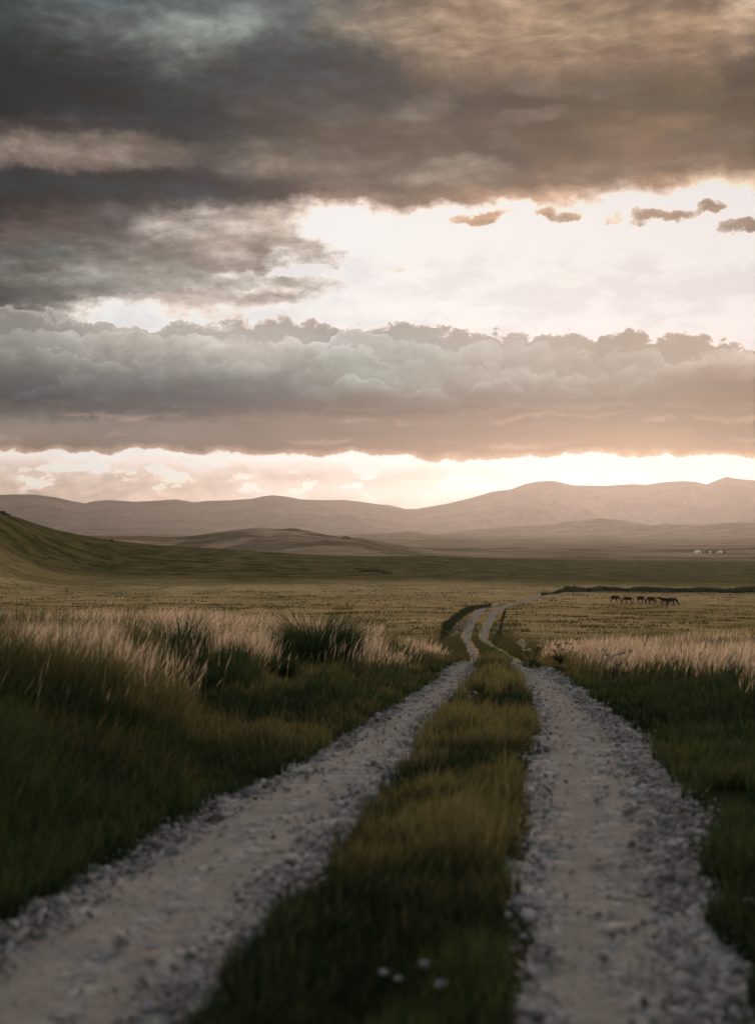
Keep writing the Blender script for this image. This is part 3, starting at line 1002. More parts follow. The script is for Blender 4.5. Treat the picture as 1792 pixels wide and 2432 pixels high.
def plumes(P, h, lean, lean_dir, width, face, c0, c1, headlen=.30):
    """thin stalk with a long feathery head: stalk quad + a slim lozenge"""
    n = len(P)
    lx, ly = np.cos(lean_dir) * lean * h, np.sin(lean_dir) * lean * h
    cw, sw = np.cos(face), np.sin(face)
    k = 1 - headlen
    V_ = np.zeros((n, 8, 3), np.float32)

    def at(f, side, w):
        q = P + np.stack([lx * f * f, ly * f * f, h * f * (1 - .12 * lean * f)], 1)
        q[:, 0] += side * cw * w * .5
        q[:, 1] += side * sw * w * .5
        return q
    V_[:, 0] = at(0, -1, width * .4); V_[:, 1] = at(0, 1, width * .4)
    V_[:, 2] = at(k, 1, width * .35); V_[:, 3] = at(k, -1, width * .35)
    V_[:, 4] = at(k - .02, 0, width)
    V_[:, 5] = at(k + headlen * .45, 1, width * 1.25)
    V_[:, 6] = at(1.0, 0, width)
    V_[:, 7] = at(k + headlen * .45, -1, width * 1.25)
    C_ = np.zeros((n, 8, 3), np.float32)
    C_[:, :4] = c0[:, None]
    C_[:, 4:] = c1[:, None]
    b = np.arange(n)[:, None] * 8
    return V_.reshape(-1, 3), np.concatenate([b + np.array([[0, 1, 2, 3]]), b + np.array([[4, 5, 6, 7]])]), C_.reshape(-1, 3)


def jitter_col(c, n, amt=.22):
    c = np.asarray(c, np.float32)
    k = np.exp(rng.normal(0, amt, (n, 1))).astype(np.float32)
    hue = np.exp(rng.normal(0, .06, (n, 3))).astype(np.float32)
    return (c if c.ndim == 2 else np.repeat(c[None], n, 0)) * k * hue


def mixa(a, b, t):
    return np.asarray(a)[None] * (1 - t[:, None]) + np.asarray(b)[None] * t[:, None]


def polar(n, y0, y1, half=.31, power=0.0):
    y = np.exp(rng.uniform(math.log(y0), math.log(y1), n))
    x = rng.uniform(-1, 1, n) * (half * y + .5)
    return x, y


GREEN, DEEP, OLIVE, GOLD = (.028, .050, .020), (.011, .025, .014), (.085, .085, .034), (.225, .185, .078)
STRAW, PALE = (.46, .355, .21), (.76, .60, .45)

# --- near: everything this side of the brow
N = 500000
x, y = polar(N, 3.5, 47)
s = -track_s(x, y)
thin = np.interp(y, [4, 12, 40], [.05, .05, .10])
edge_n = (fbm(x * 3.1, y * 3.1, 3) - .5) * .26 - np.where(x > 1.0, .75 * sst(.50, .68, fbm(x / .8 + 3, y / 1.2, 3)), 0.0) * sst(38, 25, y) * sst(.7, .2, s)
keep = (s + edge_n) > thin * .6
# sparse tufts let the stones show right beside the track
keep &= rng.random(N) < np.clip(.20 + (s + edge_n) / .34, 0, 1)
x, y, s = x[keep], y[keep], s[keep]
la = np.interp(y, LT[0], LT[2]); ra = np.interp(y, RT[0], RT[1])
centre = (x > la - .02) & (x < ra + .02)
left = x < np.interp(y, LT[0], LT[1])
right = x > np.interp(y, RT[0], RT[2])
n1 = fbm(x / 1.3 + 5, y / 1.9, 4)
n2 = fbm(x / .38, y / .5, 3)
n3 = fbm(x / 4.5 + 40, y / 6.0, 3)
hgt = np.where(centre, (.08 + .15 * n2 + .09 * sst(.42, .62, n1)) * np.interp(y, [4, 14, 30], [.7, .85, 1.0]), 0)
wl = sst(.05, 1.9, s) * np.interp(y, [4, 9, 18, 40], [.5, .75, 1.0, 1.0])
hgt = np.where(left, .09 + .10 * n2 + wl * (.12 + .30 * n1 + .24 * sst(.45, .65, n1)), hgt)
wr = sst(.25, 3.2, s) * np.interp(y, [5, 15, 30, 40], [.35, .5, 1.0, 1.0])
hgt = np.where(right, .08 + .10 * n2 + wr * (.20 + .34 * n1), hgt)
for tu, td, tr in ((752, 30.0, 1.0), (697, 29.0, .7), (428, 25.0, .6), (655, 24.0, .5), (530, 19.0, .45)):
    tx = (tu - CX) / F * td
    hgt = hgt * (1 - .38 * sst(1.25, .7, np.abs(x * td / y - tx) / tr) * ((y > td - 10) & (y < td + .6)))
hgt *= np.exp(rng.normal(0, .22, len(x)))
z = ground_h(x, y) - .01
dist = y
gold = np.where(centre, sst(.38, .60, n1 * .6 + n2 * .4) * .85 * (.15 + .85 * sst(5.0, 7.5, y)), 0)  # gold drops near the camera: foreground vignette darkening put into blade colour
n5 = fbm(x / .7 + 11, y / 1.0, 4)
gold = np.where(left, sst(.44, .66, n5 * .65 + n3 * .35) * (.06 + .94 * sst(8, 17, dist)) * .72 + sst(22, 34, dist) * .25, gold)  # left verge carries the same foreground darkening in its tint
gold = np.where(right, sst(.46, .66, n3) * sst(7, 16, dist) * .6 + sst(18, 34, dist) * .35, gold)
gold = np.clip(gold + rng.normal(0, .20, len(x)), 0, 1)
dark = np.where(centre, sst(.50, .38, n1), sst(.55, .40, n1) * .8)
base = mixa(GREEN, DEEP, np.clip(dark, 0, 1))
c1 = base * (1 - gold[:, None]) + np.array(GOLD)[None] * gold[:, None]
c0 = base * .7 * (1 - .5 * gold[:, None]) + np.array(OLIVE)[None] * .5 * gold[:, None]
n = len(x)
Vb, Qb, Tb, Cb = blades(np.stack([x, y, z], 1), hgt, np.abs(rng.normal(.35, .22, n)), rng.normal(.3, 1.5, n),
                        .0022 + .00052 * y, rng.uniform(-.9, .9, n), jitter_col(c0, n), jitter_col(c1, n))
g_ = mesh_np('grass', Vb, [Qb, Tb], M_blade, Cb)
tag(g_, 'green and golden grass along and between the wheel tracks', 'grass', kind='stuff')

# --- pale seed heads of the tall grass
N = 300000
x, y = polar(N, 11, 48)
s = -track_s(x, y)
la = np.interp(y, LT[0], LT[1]); ra = np.interp(y, RT[0], RT[2])
lft, rgt = x < la, x > ra
c_ = fbm(x / 1.1 + 9, y / 2.2, 4)
y_ = y + 16 * (fbm(x / 2.3, y / 5.0 + 4, 3) - .5)
pl = sst(24, 38, y_) * sst(.5, 1.6, s) + sst(11, 22, y) * sst(1.4, 3.6, s) * sst(.42, .60, c_) * .7
pr = sst(23, 37, y_) * sst(.3, 1.2, s) + sst(11, 24, y_) * sst(1.3, 3.2, s) * sst(.36, .56, c_) * .95
p_ = np.where(lft, pl, np.where(rgt, pr, 0))
p_ *= .35 + .9 * sst(.36, .56, c_)
for tu, td, tr in ((752, 30.0, 1.0), (697, 29.0, .7), (428, 25.0, .6), (655, 24.0, .5), (530, 19.0, .45)):
    tx = (tu - CX) / F * td
    p_ = p_ * (1 - .8 * ((np.abs(x * td / y - tx) < tr * .8) & (y > td - 9) & (y < td + .6)))
keep = rng.random(N) < p_
x, y, s, c_ = x[keep], y[keep], s[keep], c_[keep]
n = len(x)
h = np.where(x < 0, (.42 + .26 * c_) * np.interp(y, [9, 24, 34], [.85, 1.0, 1.35]), (.38 + .22 * c_) * np.interp(y, [9, 24, 34], [.8, 1.0, 1.0])) * np.exp(np.clip(rng.normal(-.05, .24, n), -.8, .30))
kk = rng.uniform(.1, 1, n)
c1 = mixa(STRAW, PALE, kk)
Vp, Qp, Cp = plumes(np.stack([x, y, ground_h(x, y)], 1), h, np.abs(rng.normal(.22, .12, n)), rng.normal(.2, .8, n),
                    .0014 + .00022 * y, rng.uniform(-.6, .6, n), jitter_col(mixa(OLIVE, STRAW, kk), n), jitter_col(c1, n, .18), headlen=.34)
g_ = mesh_np('feather_grass', Vp, Qp, M_blade, Cp)
tag(g_, 'tall pale pinkish seed heads of feather grass over the green verges', 'grass', kind='stuff')

# --- far meadow beyond the brow
N = 230000
x, y = polar(N, 62, 520, .33)
s = -track_s(x, y)
zg = ground_h(x, y)
keep = (s > .25) & (rng.random(N) < sst(520, 400, y)) & (zg < prof(y) + 1.6)
x, y, s = x[keep], y[keep], s[keep]
n = len(x)
a1 = fbm(x / 3.0, y / 3.4, 3)
a2 = fbm(x / 26, y / 26, 4)
a1 = fbm(x / 6.0, y / 3.0, 4)
tuft = sst(.63, .70, a1)
gd = np.clip(sst(.38, .62, a2) * .75 + .15 + rng.normal(0, .15, n), 0, 1)
# rough green verge beside the bend of the tracks
verge = sst(5.5, 1.0, s) * sst(250, 130, y)
c1 = mixa((.18, .15, .062), (.46, .345, .18), gd)
tt = np.clip(np.maximum(tuft * .85, verge * .9), 0, 1)[:, None]
c1 = c1 * (1 - tt) + np.array((.050, .062, .022))[None] * tt
h = (.07 + .06 * a2 + .20 * tuft + .25 * verge) * np.exp(rng.normal(0, .2, n))
V2, Q2, T2, C2 = blades(np.stack([x, y, ground_h(x, y) - .03], 1), h, np.abs(rng.normal(.3, .2, n)), rng.normal(.2, 1.2, n),
                        .03 + .00075 * y, rng.uniform(-.8, .8, n), jitter_col(c1 * .8, n, .12), jitter_col(c1 * .95, n, .12))
g_ = mesh_np('meadow_grass', V2, [Q2, T2], M_blade, C2)
tag(g_, 'short golden steppe grass with dark tufts across the far meadow', 'grass', kind='stuff')

# ================================================================= loose stones
_ico = None


def ico():
    global _ico
    if _ico is None:
        bm = bmesh.new()
        bmesh.ops.create_icosphere(bm, subdivisions=1, radius=1.0)
        bm.verts.ensure_lookup_table()
        _ico = (np.array([v.co[:] for v in bm.verts]), np.array([[v.index for v in f.verts] for f in bm.faces]))
        bm.free()
    return _ico


def stones(name, P, r, col, squash=.6):
    v0, f0 = ico()
    n, m = len(P), len(v0)
    th = rng.uniform(0, 2 * math.pi, n)
    sx = rng.uniform(.7, 1.4, n); sy = rng.uniform(.6, 1.1, n); sz = rng.uniform(.45, .9, n) * squash / .6
    V_ = np.repeat(v0[None], n, 0) * (1 + rng.uniform(-.24, .24, (n, m, 1)))
    V_[..., 0] *= (r * sx)[:, None]; V_[..., 1] *= (r * sy)[:, None]; V_[..., 2] *= (r * sz)[:, None]
    c, s_ = np.cos(th)[:, None], np.sin(th)[:, None]
    X_ = V_[..., 0] * c - V_[..., 1] * s_
    Y_ = V_[..., 0] * s_ + V_[..., 1] * c
    tl = rng.normal(0, .3, (n, 1))
    Z_ = V_[..., 2] + X_ * tl
    V_ = np.stack([X_, Y_, Z_], -1) + P[:, None, :]
    F_ = (f0[None] + (np.arange(n) * m)[:, None, None]).reshape(-1, 3)
    C_ = np.repeat(col[:, None, :], m, 1).reshape(-1, 3)
    return mesh_np(name, V_.reshape(-1, 3), F_, M_stone, C_)


pts = []
for T, wts in ((LT, (.44, .40, .16)), (RT, (.16, .66, .18))):
    n = 14000
    y = np.exp(rng.uniform(math.log(3.7), math.log(38), n))
    a = np.interp(y, T[0], T[1]); b = np.interp(y, T[0], T[2])
    w = b - a
    pick = rng.random(n)
    off = np.abs(rng.normal(0, .12, n)) * np.clip(w, .3, 1.2)
    out_ = rng.normal(0, .16, n)
    xx = np.where(pick < wts[0], a + off - .10 + out_ * .5, np.where(pick < wts[0] + wts[1], b - off * 1.5 + .10 + out_ * .5, a + w * rng.random(n)))
    r = np.exp(rng.normal(math.log(.008), .58, n)) * np.where(pick > wts[0] + wts[1], .45, 1.0) * np.interp(y, [4, 35], [1, 1.7])
    pts.append(np.stack([xx, y, r], 1))
pts = np.concatenate(pts)
pts[:, 2] = np.clip(pts[:, 2], .004, .05)
zz = ground_h(pts[:, 0], pts[:, 1]) + pts[:, 2] * .05 + np.where(track_s(pts[:, 0], pts[:, 1]) > 0, 0, .0)
grey = np.exp(rng.normal(math.log(.25), .42, (len(pts), 1)))
colr = np.clip(grey * .85, .07, .42) * (np.array([[1.0, .94, .90]]) + rng.normal(0, .03, (len(pts), 3)))
g_ = stones('gravel', np.stack([pts[:, 0], pts[:, 1], zz], 1), pts[:, 2], colr)
tag(g_, 'loose grey stones lying along the edges of the wheel tracks', 'gravel', kind='stuff')


def place(u, v, far=True, dd=None):
    """ground point seen at photograph column u, row v (or at range dd)"""
    d = dd if dd is not None else d_of_v(v, far)
    xw = (u - CX) / F * d
    return float(xw), float(d), float(ground_h(np.array([xw]), np.array([d]))[0])


# pale rubble in the banks at the bend
rp = []
for (u0, v0, u1, v1, k, hw) in ((1062, 1512, 1112, 1478, 420, 1.6), (1170, 1508, 1188, 1492, 220, 1.0), (1121, 1504, 1134, 1494, 50, .8), (1184, 1478, 1194, 1474, 40, .8)):
    f = rng.random(k)
    uu = u0 + (u1 - u0) * f + rng.normal(0, 7, k)
    vv = v0 + (v1 - v0) * f + rng.normal(0, 3, k)
    dd = np.array([d_of_v(q, True) for q in vv])
    rp.append(np.stack([(uu - CX) / F * dd, dd], 1))
rp = np.concatenate(rp)
rr = np.clip(np.exp(rng.normal(math.log(.075), .45, len(rp))), .03, .22)
cc = np.clip(np.exp(rng.normal(math.log(.20), .4, (len(rp), 1))), .06, .4) * np.array([[1, .93, .86]])
g_ = stones('rubble', np.stack([rp[:, 0], rp[:, 1], ground_h(rp[:, 0], rp[:, 1]) + .10 + rr * .2], 1), rr, cc, .5)
tag(g_, 'pale broken stones exposed in the banks where the tracks bend', 'rubble', kind='stuff')


# single pale stones in the dark grass at the very front
def rock(name, loc, r, label, cat='stone', group=None, col=(.50, .50, .50), mat=None):
    bm = bmesh.new()
    bmesh.ops.create_icosphere(bm, subdivisions=3, radius=1.0)
    sd_ = rng.uniform(0, 50)
    V_ = np.array([v.co[:] for v in bm.verts])
    k = 1 + .55 * (fbm(V_[:, 0] * 1.3 + sd_, V_[:, 1] * 1.3 + V_[:, 2] * 1.7 + sd_, 4) - .5)
    V_ = V_ * k[:, None] * np.array([[1.25, .95, .62]]) * r
    F_ = np.array([[v.index for v in f.verts] for f in bm.faces])
    bm.free()
    o = mesh_np(name, V_, F_, mat or M_stone, np.repeat(np.array(col)[None], len(V_), 0), smooth_=True)
    o.location = loc
    o.rotation_euler = (rng.uniform(-.2, .2), rng.uniform(-.2, .2), rng.uniform(0, 6))
    tag(o, label, cat, group)
    return o


FRONT = 'pale stones lying in the front grass'
for (u, v, d, r, lab) in (
        (1008, 2312, 4.95, .020, 'pale stone in the middle grass strip, highest of the few there'),
        (911, 2341, 4.85, .017, 'pale stone in the middle grass strip, farthest to the left'),
        (1046, 2399, 4.72, .022, 'pale stone in the middle grass strip, nearest the bottom edge'),
        (946, 2374, 4.78, .013, 'small dim stone in the middle grass strip, between the two left ones'),
        (1775, 2181, 5.9, .020, 'round pale stone in the dark grass at the right edge'),
        (1776, 2064, 6.9, .018, 'faint flat stone in the dark grass right of the gravel')):
    xw, dw, zw = place(u, v, dd=d)
    zt = -(v - HY) / F * dw
    rock('stone', (xw, dw, zw + .085), r, lab, 'stone', FRONT, (.30, .31, .33))


# ================================================================= tussocks, bushes, weeds
def tussock(loc, R_, H_, nb, dark_, label, lean=.4):
    n = nb
    ang = rng.uniform(0, 2 * math.pi, n)
    rad = R_ * np.sqrt(rng.random(n)) * .62
    P_ = np.stack([rad * np.cos(ang), rad * np.sin(ang) * .8, np.full(n, -.05)], 1)
    h = H_ * (1.0 - .45 * (rad / R_) ** 2) * np.exp(rng.normal(-.12, .30, n))
    c = mixa((.014, .026, .012), (.040, .052, .020), rng.uniform(0, 1, n)) * dark_
    V_, Q_, T_, C_ = blades(P_, h, np.abs(rng.normal(lean, .2, n)) + .5 * rad / R_, ang + rng.normal(0, .5, n),
                            np.full(n, .014), rng.uniform(-1, 1, n), jitter_col(c * .8, n), jitter_col(c * 1.3, n))
    o = mesh_np('grass_tussock', V_, [Q_, T_], M_blade, C_)
    o.location = loc
    tag(o, label, 'tussock')
    return o


for (u, d, R_, H_, nb, k, lab) in (
        (752, 30.0, .90, .92, 8000, 1.5, 'biggest dark green tussock, standing up through the pale grass left of the tracks'),
        (697, 29.0, .5, .70, 2600, 1.5, 'lower dark tussock touching the left side of the biggest one'),
        (428, 25.0, .5, .70, 2600, 1.6, 'upright dark clump among the pale grass toward the left edge'),
        (655, 24.0, .36, .42, 1500, 1.0, 'small blackish low clump just below the biggest tussock'),
        (530, 19.0, .32, .36, 1300, 1.0, 'nearest blackish low clump, in the green grass left of the tracks')):
    xw, dw, zw = place(u, 0, dd=d)
    tussock((xw, dw, zw), R_, H_, nb, k, lab)

M_bark = mat_plain('woody_stem', (.07, .055, .04), .9, .1)


def tube_mesh(paths, sides=5):
    """paths: list of (list of points, list of radii) -> verts, quads"""
    V_, F_ = [], []
    for ptsl, rad in paths:
        base = len(V_)
        for i, (p, r) in enumerate(zip(ptsl, rad)):
            q = Vector(ptsl[min(i + 1, len(ptsl) - 1)]) - Vector(ptsl[max(i - 1, 0)])
            q.normalize()
            a = q.orthogonal().normalized()
            b = q.cross(a)
            for k in range(sides):
                t = 2 * math.pi * k / sides
                V_.append(tuple(Vector(p) + (a * math.cos(t) + b * math.sin(t)) * r))
        for i in range(len(ptsl) - 1):
            for k in range(sides):
                k2 = (k + 1) % sides
                F_.append((base + i * sides + k, base + i * sides + k2, base + (i + 1) * sides + k2, base + (i + 1) * sides + k))
    return np.array(V_), np.array(F_)


def leaf_cloud(n, lobes, size, col0, col1):
    """leaf quads spread through several irregular lobes (centre, radii)"""
    L = rng.integers(0, len(lobes), n)
    c = np.array([l[0] for l in lobes])[L]
    r = np.array([l[1] for l in lobes])[L]
    d = rng.normal(0, 1, (n, 3)); d /= np.linalg.norm(d, axis=1)[:, None]
    rad = rng.random(n) ** .45
    C3 = c + d * r * rad[:, None] * (1 + .25 * rng.normal(0, 1, (n, 1)) * .6)
    a = rng.normal(0, 1, (n, 3)); a /= np.linalg.norm(a, axis=1)[:, None]
    b = np.cross(a, rng.normal(0, 1, (n, 3))); b /= np.linalg.norm(b, axis=1)[:, None]
    s_ = size * np.exp(rng.normal(0, .3, (n, 1)))
    V_ = np.stack([C3 - a * s_, C3 + b * s_ * .45, C3 + a * s_, C3 - b * s_ * .45], 1)
    V_[..., 2] = np.maximum(V_[..., 2], .01)
    F_ = np.arange(n * 4).reshape(-1, 4)
    t = rng.random(n)
    col = jitter_col(mixa(col0, col1, t), n, .25)
    return V_.reshape(-1, 3), F_, np.repeat(col, 4, 0)


def bush(loc, w, h, nl, leaf, label, group=None, name='bush'):
    e = empty(name, loc, rng.uniform(-.3, .3))
    k = max(3, int(w / h * 3))
    lobes = []
    for i in range(k * 2):
        f = rng.uniform(-.5, .5)
        hh = h * (1 - 1.6 * f * f) * rng.uniform(.55, 1.0)
        lobes.append(((f * w, rng.uniform(-.25, .25) * w, hh * .52), (w * .17, w * .17, hh * .46)))
    V_, F_, C_ = leaf_cloud(nl, lobes, leaf, (.016, .028, .012), (.040, .052, .020))
    mesh_np('foliage', V_, F_, M_blade, C_, parent=e)
    paths = []
    for i in range(k + 3):
        a = rng.uniform(0, 6.28)
        q = [(0.08 * w * math.cos(a), 0.08 * w * math.sin(a), -.1), (.18 * w * math.cos(a), .15 * w * math.sin(a), h * .35), (.3 * w * math.cos(a + .3), .22 * w * math.sin(a + .3), h * .75)]
        paths.append((q, [.02 * h, .014 * h, .006 * h]))
    V_, F_ = tube_mesh(paths)
    mesh_np('stem', V_, F_, M_bark, parent=e)
    tag(e, label, 'bush', group)
    return e


def surf_at(u, v, d0, d1, hide=True):
    """first ground point along the view ray through (u, v) between two ranges"""
    dd = np.linspace(d0, d1, 3000)
    xw = (u - CX) / F * dd
    g0 = ground_h(xw, dd)
    ray = -(v - HY) / F * dd
    k = np.nonzero(ray <= g0)[0]
    i = k[0] if len(k) else int(np.argmin(ray - g0))
    return float(xw[i]), float(dd[i]), float(g0[i])


bush(surf_at(1361, 1402, 400, 640), 5.2, 1.7, 1500, .16, 'rounded dark bush where the far dark scrub line begins')
bush(surf_at(265, 1286, 400, 900), 1.8, 1.3, 500, .14, 'lone tiny bush on the slope of the left green hill')
bush(surf_at(1030, 1324, 560, 980), 2.8, 1.2, 500, .14, 'tiny dark bush on the crest of the green rise, straight above the bend')
bush(surf_at(820, 1278, 1200, 1700), 4.4, 2.2, 500, .3, 'left one of two tiny bushes on the brown hill crest')
bush(surf_at(829, 1279, 1200, 1700), 3.4, 1.7, 400, .3, 'right one of two tiny bushes on the brown hill crest')
bush(surf_at(884, 1358, 500, 900), 9.5, 1.5, 1200, .2, 'wide dark bush patch on the green rise left of the tracks')
bush(surf_at(918, 1362, 500, 900), 3.5, .9, 600, .16, 'small bush just right of the wide dark bush patch')
bush(surf_at(852, 1352, 500, 900), 4.5, .8, 600, .16, 'low flat bush just left of the wide dark bush patch')

# scrub along the ditch: a low continuous band
def scrub(pathuv, thick, hgt_, nl, leaf, label, dr=None, gaps=.0):
    f = rng.random(nl)
    us = np.interp(f, np.linspace(0, 1, len(pathuv)), [p[0] for p in pathuv])
    dsx = np.interp(f, np.linspace(0, 1, len(pathuv)), [p[1] for p in pathuv])
    dsx = dsx + rng.normal(0, thick, nl)
    xw = (us - CX) / F * dsx
    hh = hgt_ * (.35 + 1.2 * fbm(xw / 6., dsx * 0 + 3., 4)) * np.sqrt(rng.random(nl))
    C3 = np.stack([xw, dsx, ground_h(xw, dsx) + hh * .8], 1)
    a = rng.normal(0, 1, (nl, 3)); a /= np.linalg.norm(a, axis=1)[:, None]
    b = np.cross(a, rng.normal(0, 1, (nl, 3))); b /= np.linalg.norm(b, axis=1)[:, None]
    s_ = leaf * np.exp(rng.normal(0, .3, (nl, 1)))
    V_ = np.stack([C3 - a * s_, C3 + b * s_ * .5, C3 + a * s_, C3 - b * s_ * .5], 1).reshape(-1, 3)
    col = jitter_col(mixa((.014, .024, .011), (.034, .044, .018), rng.random(nl)), nl, .2)
    o = mesh_np('scrub', V_, np.arange(nl * 4).reshape(-1, 4), M_blade, np.repeat(col, 4, 0))
    tag(o, label, 'scrub', kind='stuff')


def d_at_v(v):
    return d_of_v(v, True)


scrub([(1345, d_at_v(1405)), (1500, d_at_v(1405)), (1650, d_at_v(1405)), (1792, d_at_v(1405)), (2050, d_at_v(1406))], 3.0, 1.35, 16000, .30,
      'dark line of scrub along the far ditch on the right')
scrub([(1285, d_at_v(1415)), (1320, d_at_v(1408)), (1345, d_at_v(1404))], 3.0, .7, 1600, .22, 'low dark scrub beside the far end of the track')
scrub([(1046, 140), (1052, 168), (1075, 205), (1100, 250), (1128, 292), (1165, 318)], 11.0, .26, 11000, .12, 'dark green bank growth left of the bending tracks')
scrub([(1172, 150), (1188, 175), (1192, 215), (1200, 260)], 7.0, .22, 4000, .11, 'dark green verge growth right of the bending tracks')


def weed(loc, h, label, pale):
    e = empty('weed', loc)
    paths, heads = [], []
    for i in range(13):
        a = rng.uniform(0, 6.28); l = rng.uniform(.25, .5) * h
        t = (l * math.cos(a), l * .7 * math.sin(a), h * rng.uniform(.6, 1.0))
        paths.append(([(0, 0, -.03), (t[0] * .3, t[1] * .3, t[2] * .5), t], [.006, .005, .003]))
        heads.append((t, (.045 * h / .5, .045 * h / .5, .025 * h / .5)))
    V_, F_ = tube_mesh(paths, 4)
    mesh_np('stem', V_, F_, M_bark, parent=e)
    for hd in heads:
        v0_, F_ = ico()
        V_ = v0_ * np.array([hd[1]]) * rng.uniform(.7, 1.2, (len(v0_), 1)) + np.array([hd[0]])
        C_ = jitter_col(np.array(pale), len(V_), .2)
        mesh_np('seed_head', V_, F_, M_blade, C_, parent=e)
    lob = [((rng.uniform(-.3, .3) * h, rng.uniform(-.2, .2) * h, h * rng.uniform(.1, .35)), (.12 * h, .12 * h, .14 * h)) for _ in range(7)]
    V_, F_, C_ = leaf_cloud(420, lob, .022, (.03, .045, .018), (.07, .085, .03))
    mesh_np('foliage', V_, F_, M_blade, C_, parent=e)
    tag(e, label, 'weed')


xw, dw, zw = place(1262, 0, dd=34.0); weed((xw, dw, zw), .66, 'bushy weed with pale flat heads in the right-hand grass, close to the track', (.62, .50, .38))
xw, dw, zw = place(1462, 0, dd=27.0); weed((xw, dw, zw), .62, 'branching weed with dark leafy base in the right-hand grass, farther from the track', (.55, .44, .33))
xw, dw, zw = place(1333, 0, dd=35.0); weed((xw, dw, zw), .55, 'thin weed between the other two in the right-hand grass', (.45, .36, .26))

# rocks on the shoulder of the left hill
for u, v, r, lab in ((4, 1219, 1.5, 'dark rock on the crest of the left hill, at the photo edge'), (17, 1223, 1.1, 'smaller dark rock on the left hill, just right of the edge rock')):
    xw, dw, zw = surf_at(u, v, 500, 900)
    rock('rock', (xw, dw, zw), r, lab, 'rock', None, (.06, .06, .05))


# ================================================================= horses
def skinned(name, verts, edges, radii, mat, parent, sub=2):
    me = bpy.data.meshes.new(name)
    me.from_pydata(verts, edges, [])
    o = bpy.data.objects.new(name, me)
    scene.collection.objects.link(o)
    sk = o.modifiers.new('s', 'SKIN')
    sk.use_smooth_shade = True
    sv = me.skin_vertices[0].data if me.skin_vertices else None
    if sv is None:
        me.skin_vertices.new()
        sv = me.skin_vertices[0].data
    for i, r in enumerate(radii):
        sv[i].radius = r if isinstance(r, tuple) else (r, r)
    sv[0].use_root = True
    ss = o.modifiers.new('b', 'SUBSURF')
    ss.levels = ss.render_levels = sub
    dg = bpy.context.evaluated_depsgraph_get()
    m2 = bpy.data.meshes.new_from_object(o.evaluated_get(dg))
    bpy.data.objects.remove(o)
    m2.name = name
    m2.materials.clear()
    m2.materials.append(mat)
    o2 = bpy.data.objects.new(name, m2)
    scene.collection.objects.link(o2)
    o2.parent = parent
    return o2


M_coat = mat_plain('dark_bay_coat', (.010, .008, .007), .8, .03, .2, 3.0)
M_hair = mat_plain('black_hair', (.008, .007, .007), .8, .2, .2, 8.0)


def make_horse(pose):
    e = empty('horse', (0, 0, 0))
    vs, rs, es = [], [], []

    def chain(start, pts_):
        prev = start
        for p, r in pts_:
            vs.append(p); rs.append(r)
            if prev is not None:
                es.append((prev, len(vs) - 1))
            prev = len(vs) - 1
        return prev
    chain(None, [((-.42, 0, 1.08), .31), ((-.05, 0, 1.02), .34), ((.34, 0, 1.04), .31)])
    chain(0, [((-.64, 0, 1.08), .17)])
    if pose == 'graze':
        chain(2, [((.58, 0, 1.06), .17), ((.80, 0, .84), .115), ((.98, 0, .58), .09), ((1.05, 0, .46), .085), ((1.10, 0, .28), .065), ((1.13, 0, .13), .045)])
        poll = (1.0, 0, .56); ear = ((.98, .05, .55), (.90, .07, .66))
    else:
        chain(2, [((.58, 0, 1.14), .17), ((.82, 0, 1.22), .12), ((1.04, 0, 1.28), .09), ((1.14, 0, 1.27), .09), ((1.32, 0, 1.20), .065), ((1.46, 0, 1.14), .05)])
        poll = (1.06, 0, 1.32); ear = ((1.06, .05, 1.33), (1.04, .07, 1.47))
    for sgn in (-1, 1):
        k = .09 * sgn
        chain(0, [((-.46, .13 * sgn, .92), .15), ((-.36, .15 * sgn, .74), .10), ((-.58 + k, .14 * sgn, .46), .05), ((-.54 + k * 1.4, .14 * sgn, .14), .036), ((-.50 + k * 1.4, .14 * sgn, .025), .05)])
        chain(2, [((.38, .13 * sgn, .88), .12), ((.34, .14 * sgn, .68), .075), ((.37 - k, .14 * sgn, .38), .046), ((.36 - k * 1.5, .14 * sgn, .12), .033), ((.39 - k * 1.5, .14 * sgn, .025), .045)])
    # ears grow from the poll
    ip = min(range(len(vs)), key=lambda i: (Vector(vs[i]) - Vector(poll)).length)
    for sgn in (-1, 1):
        chain(ip, [((ear[0][0], .05 * sgn, ear[0][2] + .02), .03), ((ear[1][0], .075 * sgn, ear[1][2]), .012)])
    skinned('body', vs, es, rs, M_coat, e)
    skinned('tail', [(-.74, 0, 1.16), (-.86, 0, 1.0), (-.88, 0, .72), (-.84, 0, .42)], [(0, 1), (1, 2), (2, 3)], [.045, .06, .065, .03], M_hair, e)
    if pose == 'graze':
        mp = [(.45, 0, 1.31), (.66, 0, 1.17), (.85, 0, .94), (1.0, 0, .68)]
    else:
        mp = [(.45, 0, 1.32), (.68, 0, 1.33), (.88, 0, 1.37), (1.06, 0, 1.40)]
    skinned('mane', mp, [(0, 1), (1, 2), (2, 3)], [(.03, .05), (.035, .08), (.035, .08), (.025, .04)], M_hair, e)
    return e


def copy_thing(e):
    c = e.copy()
    scene.collection.objects.link(c)
    for ch in list(e.children):
        k = ch.copy()
        scene.collection.objects.link(k)
        k.parent = c
    return c


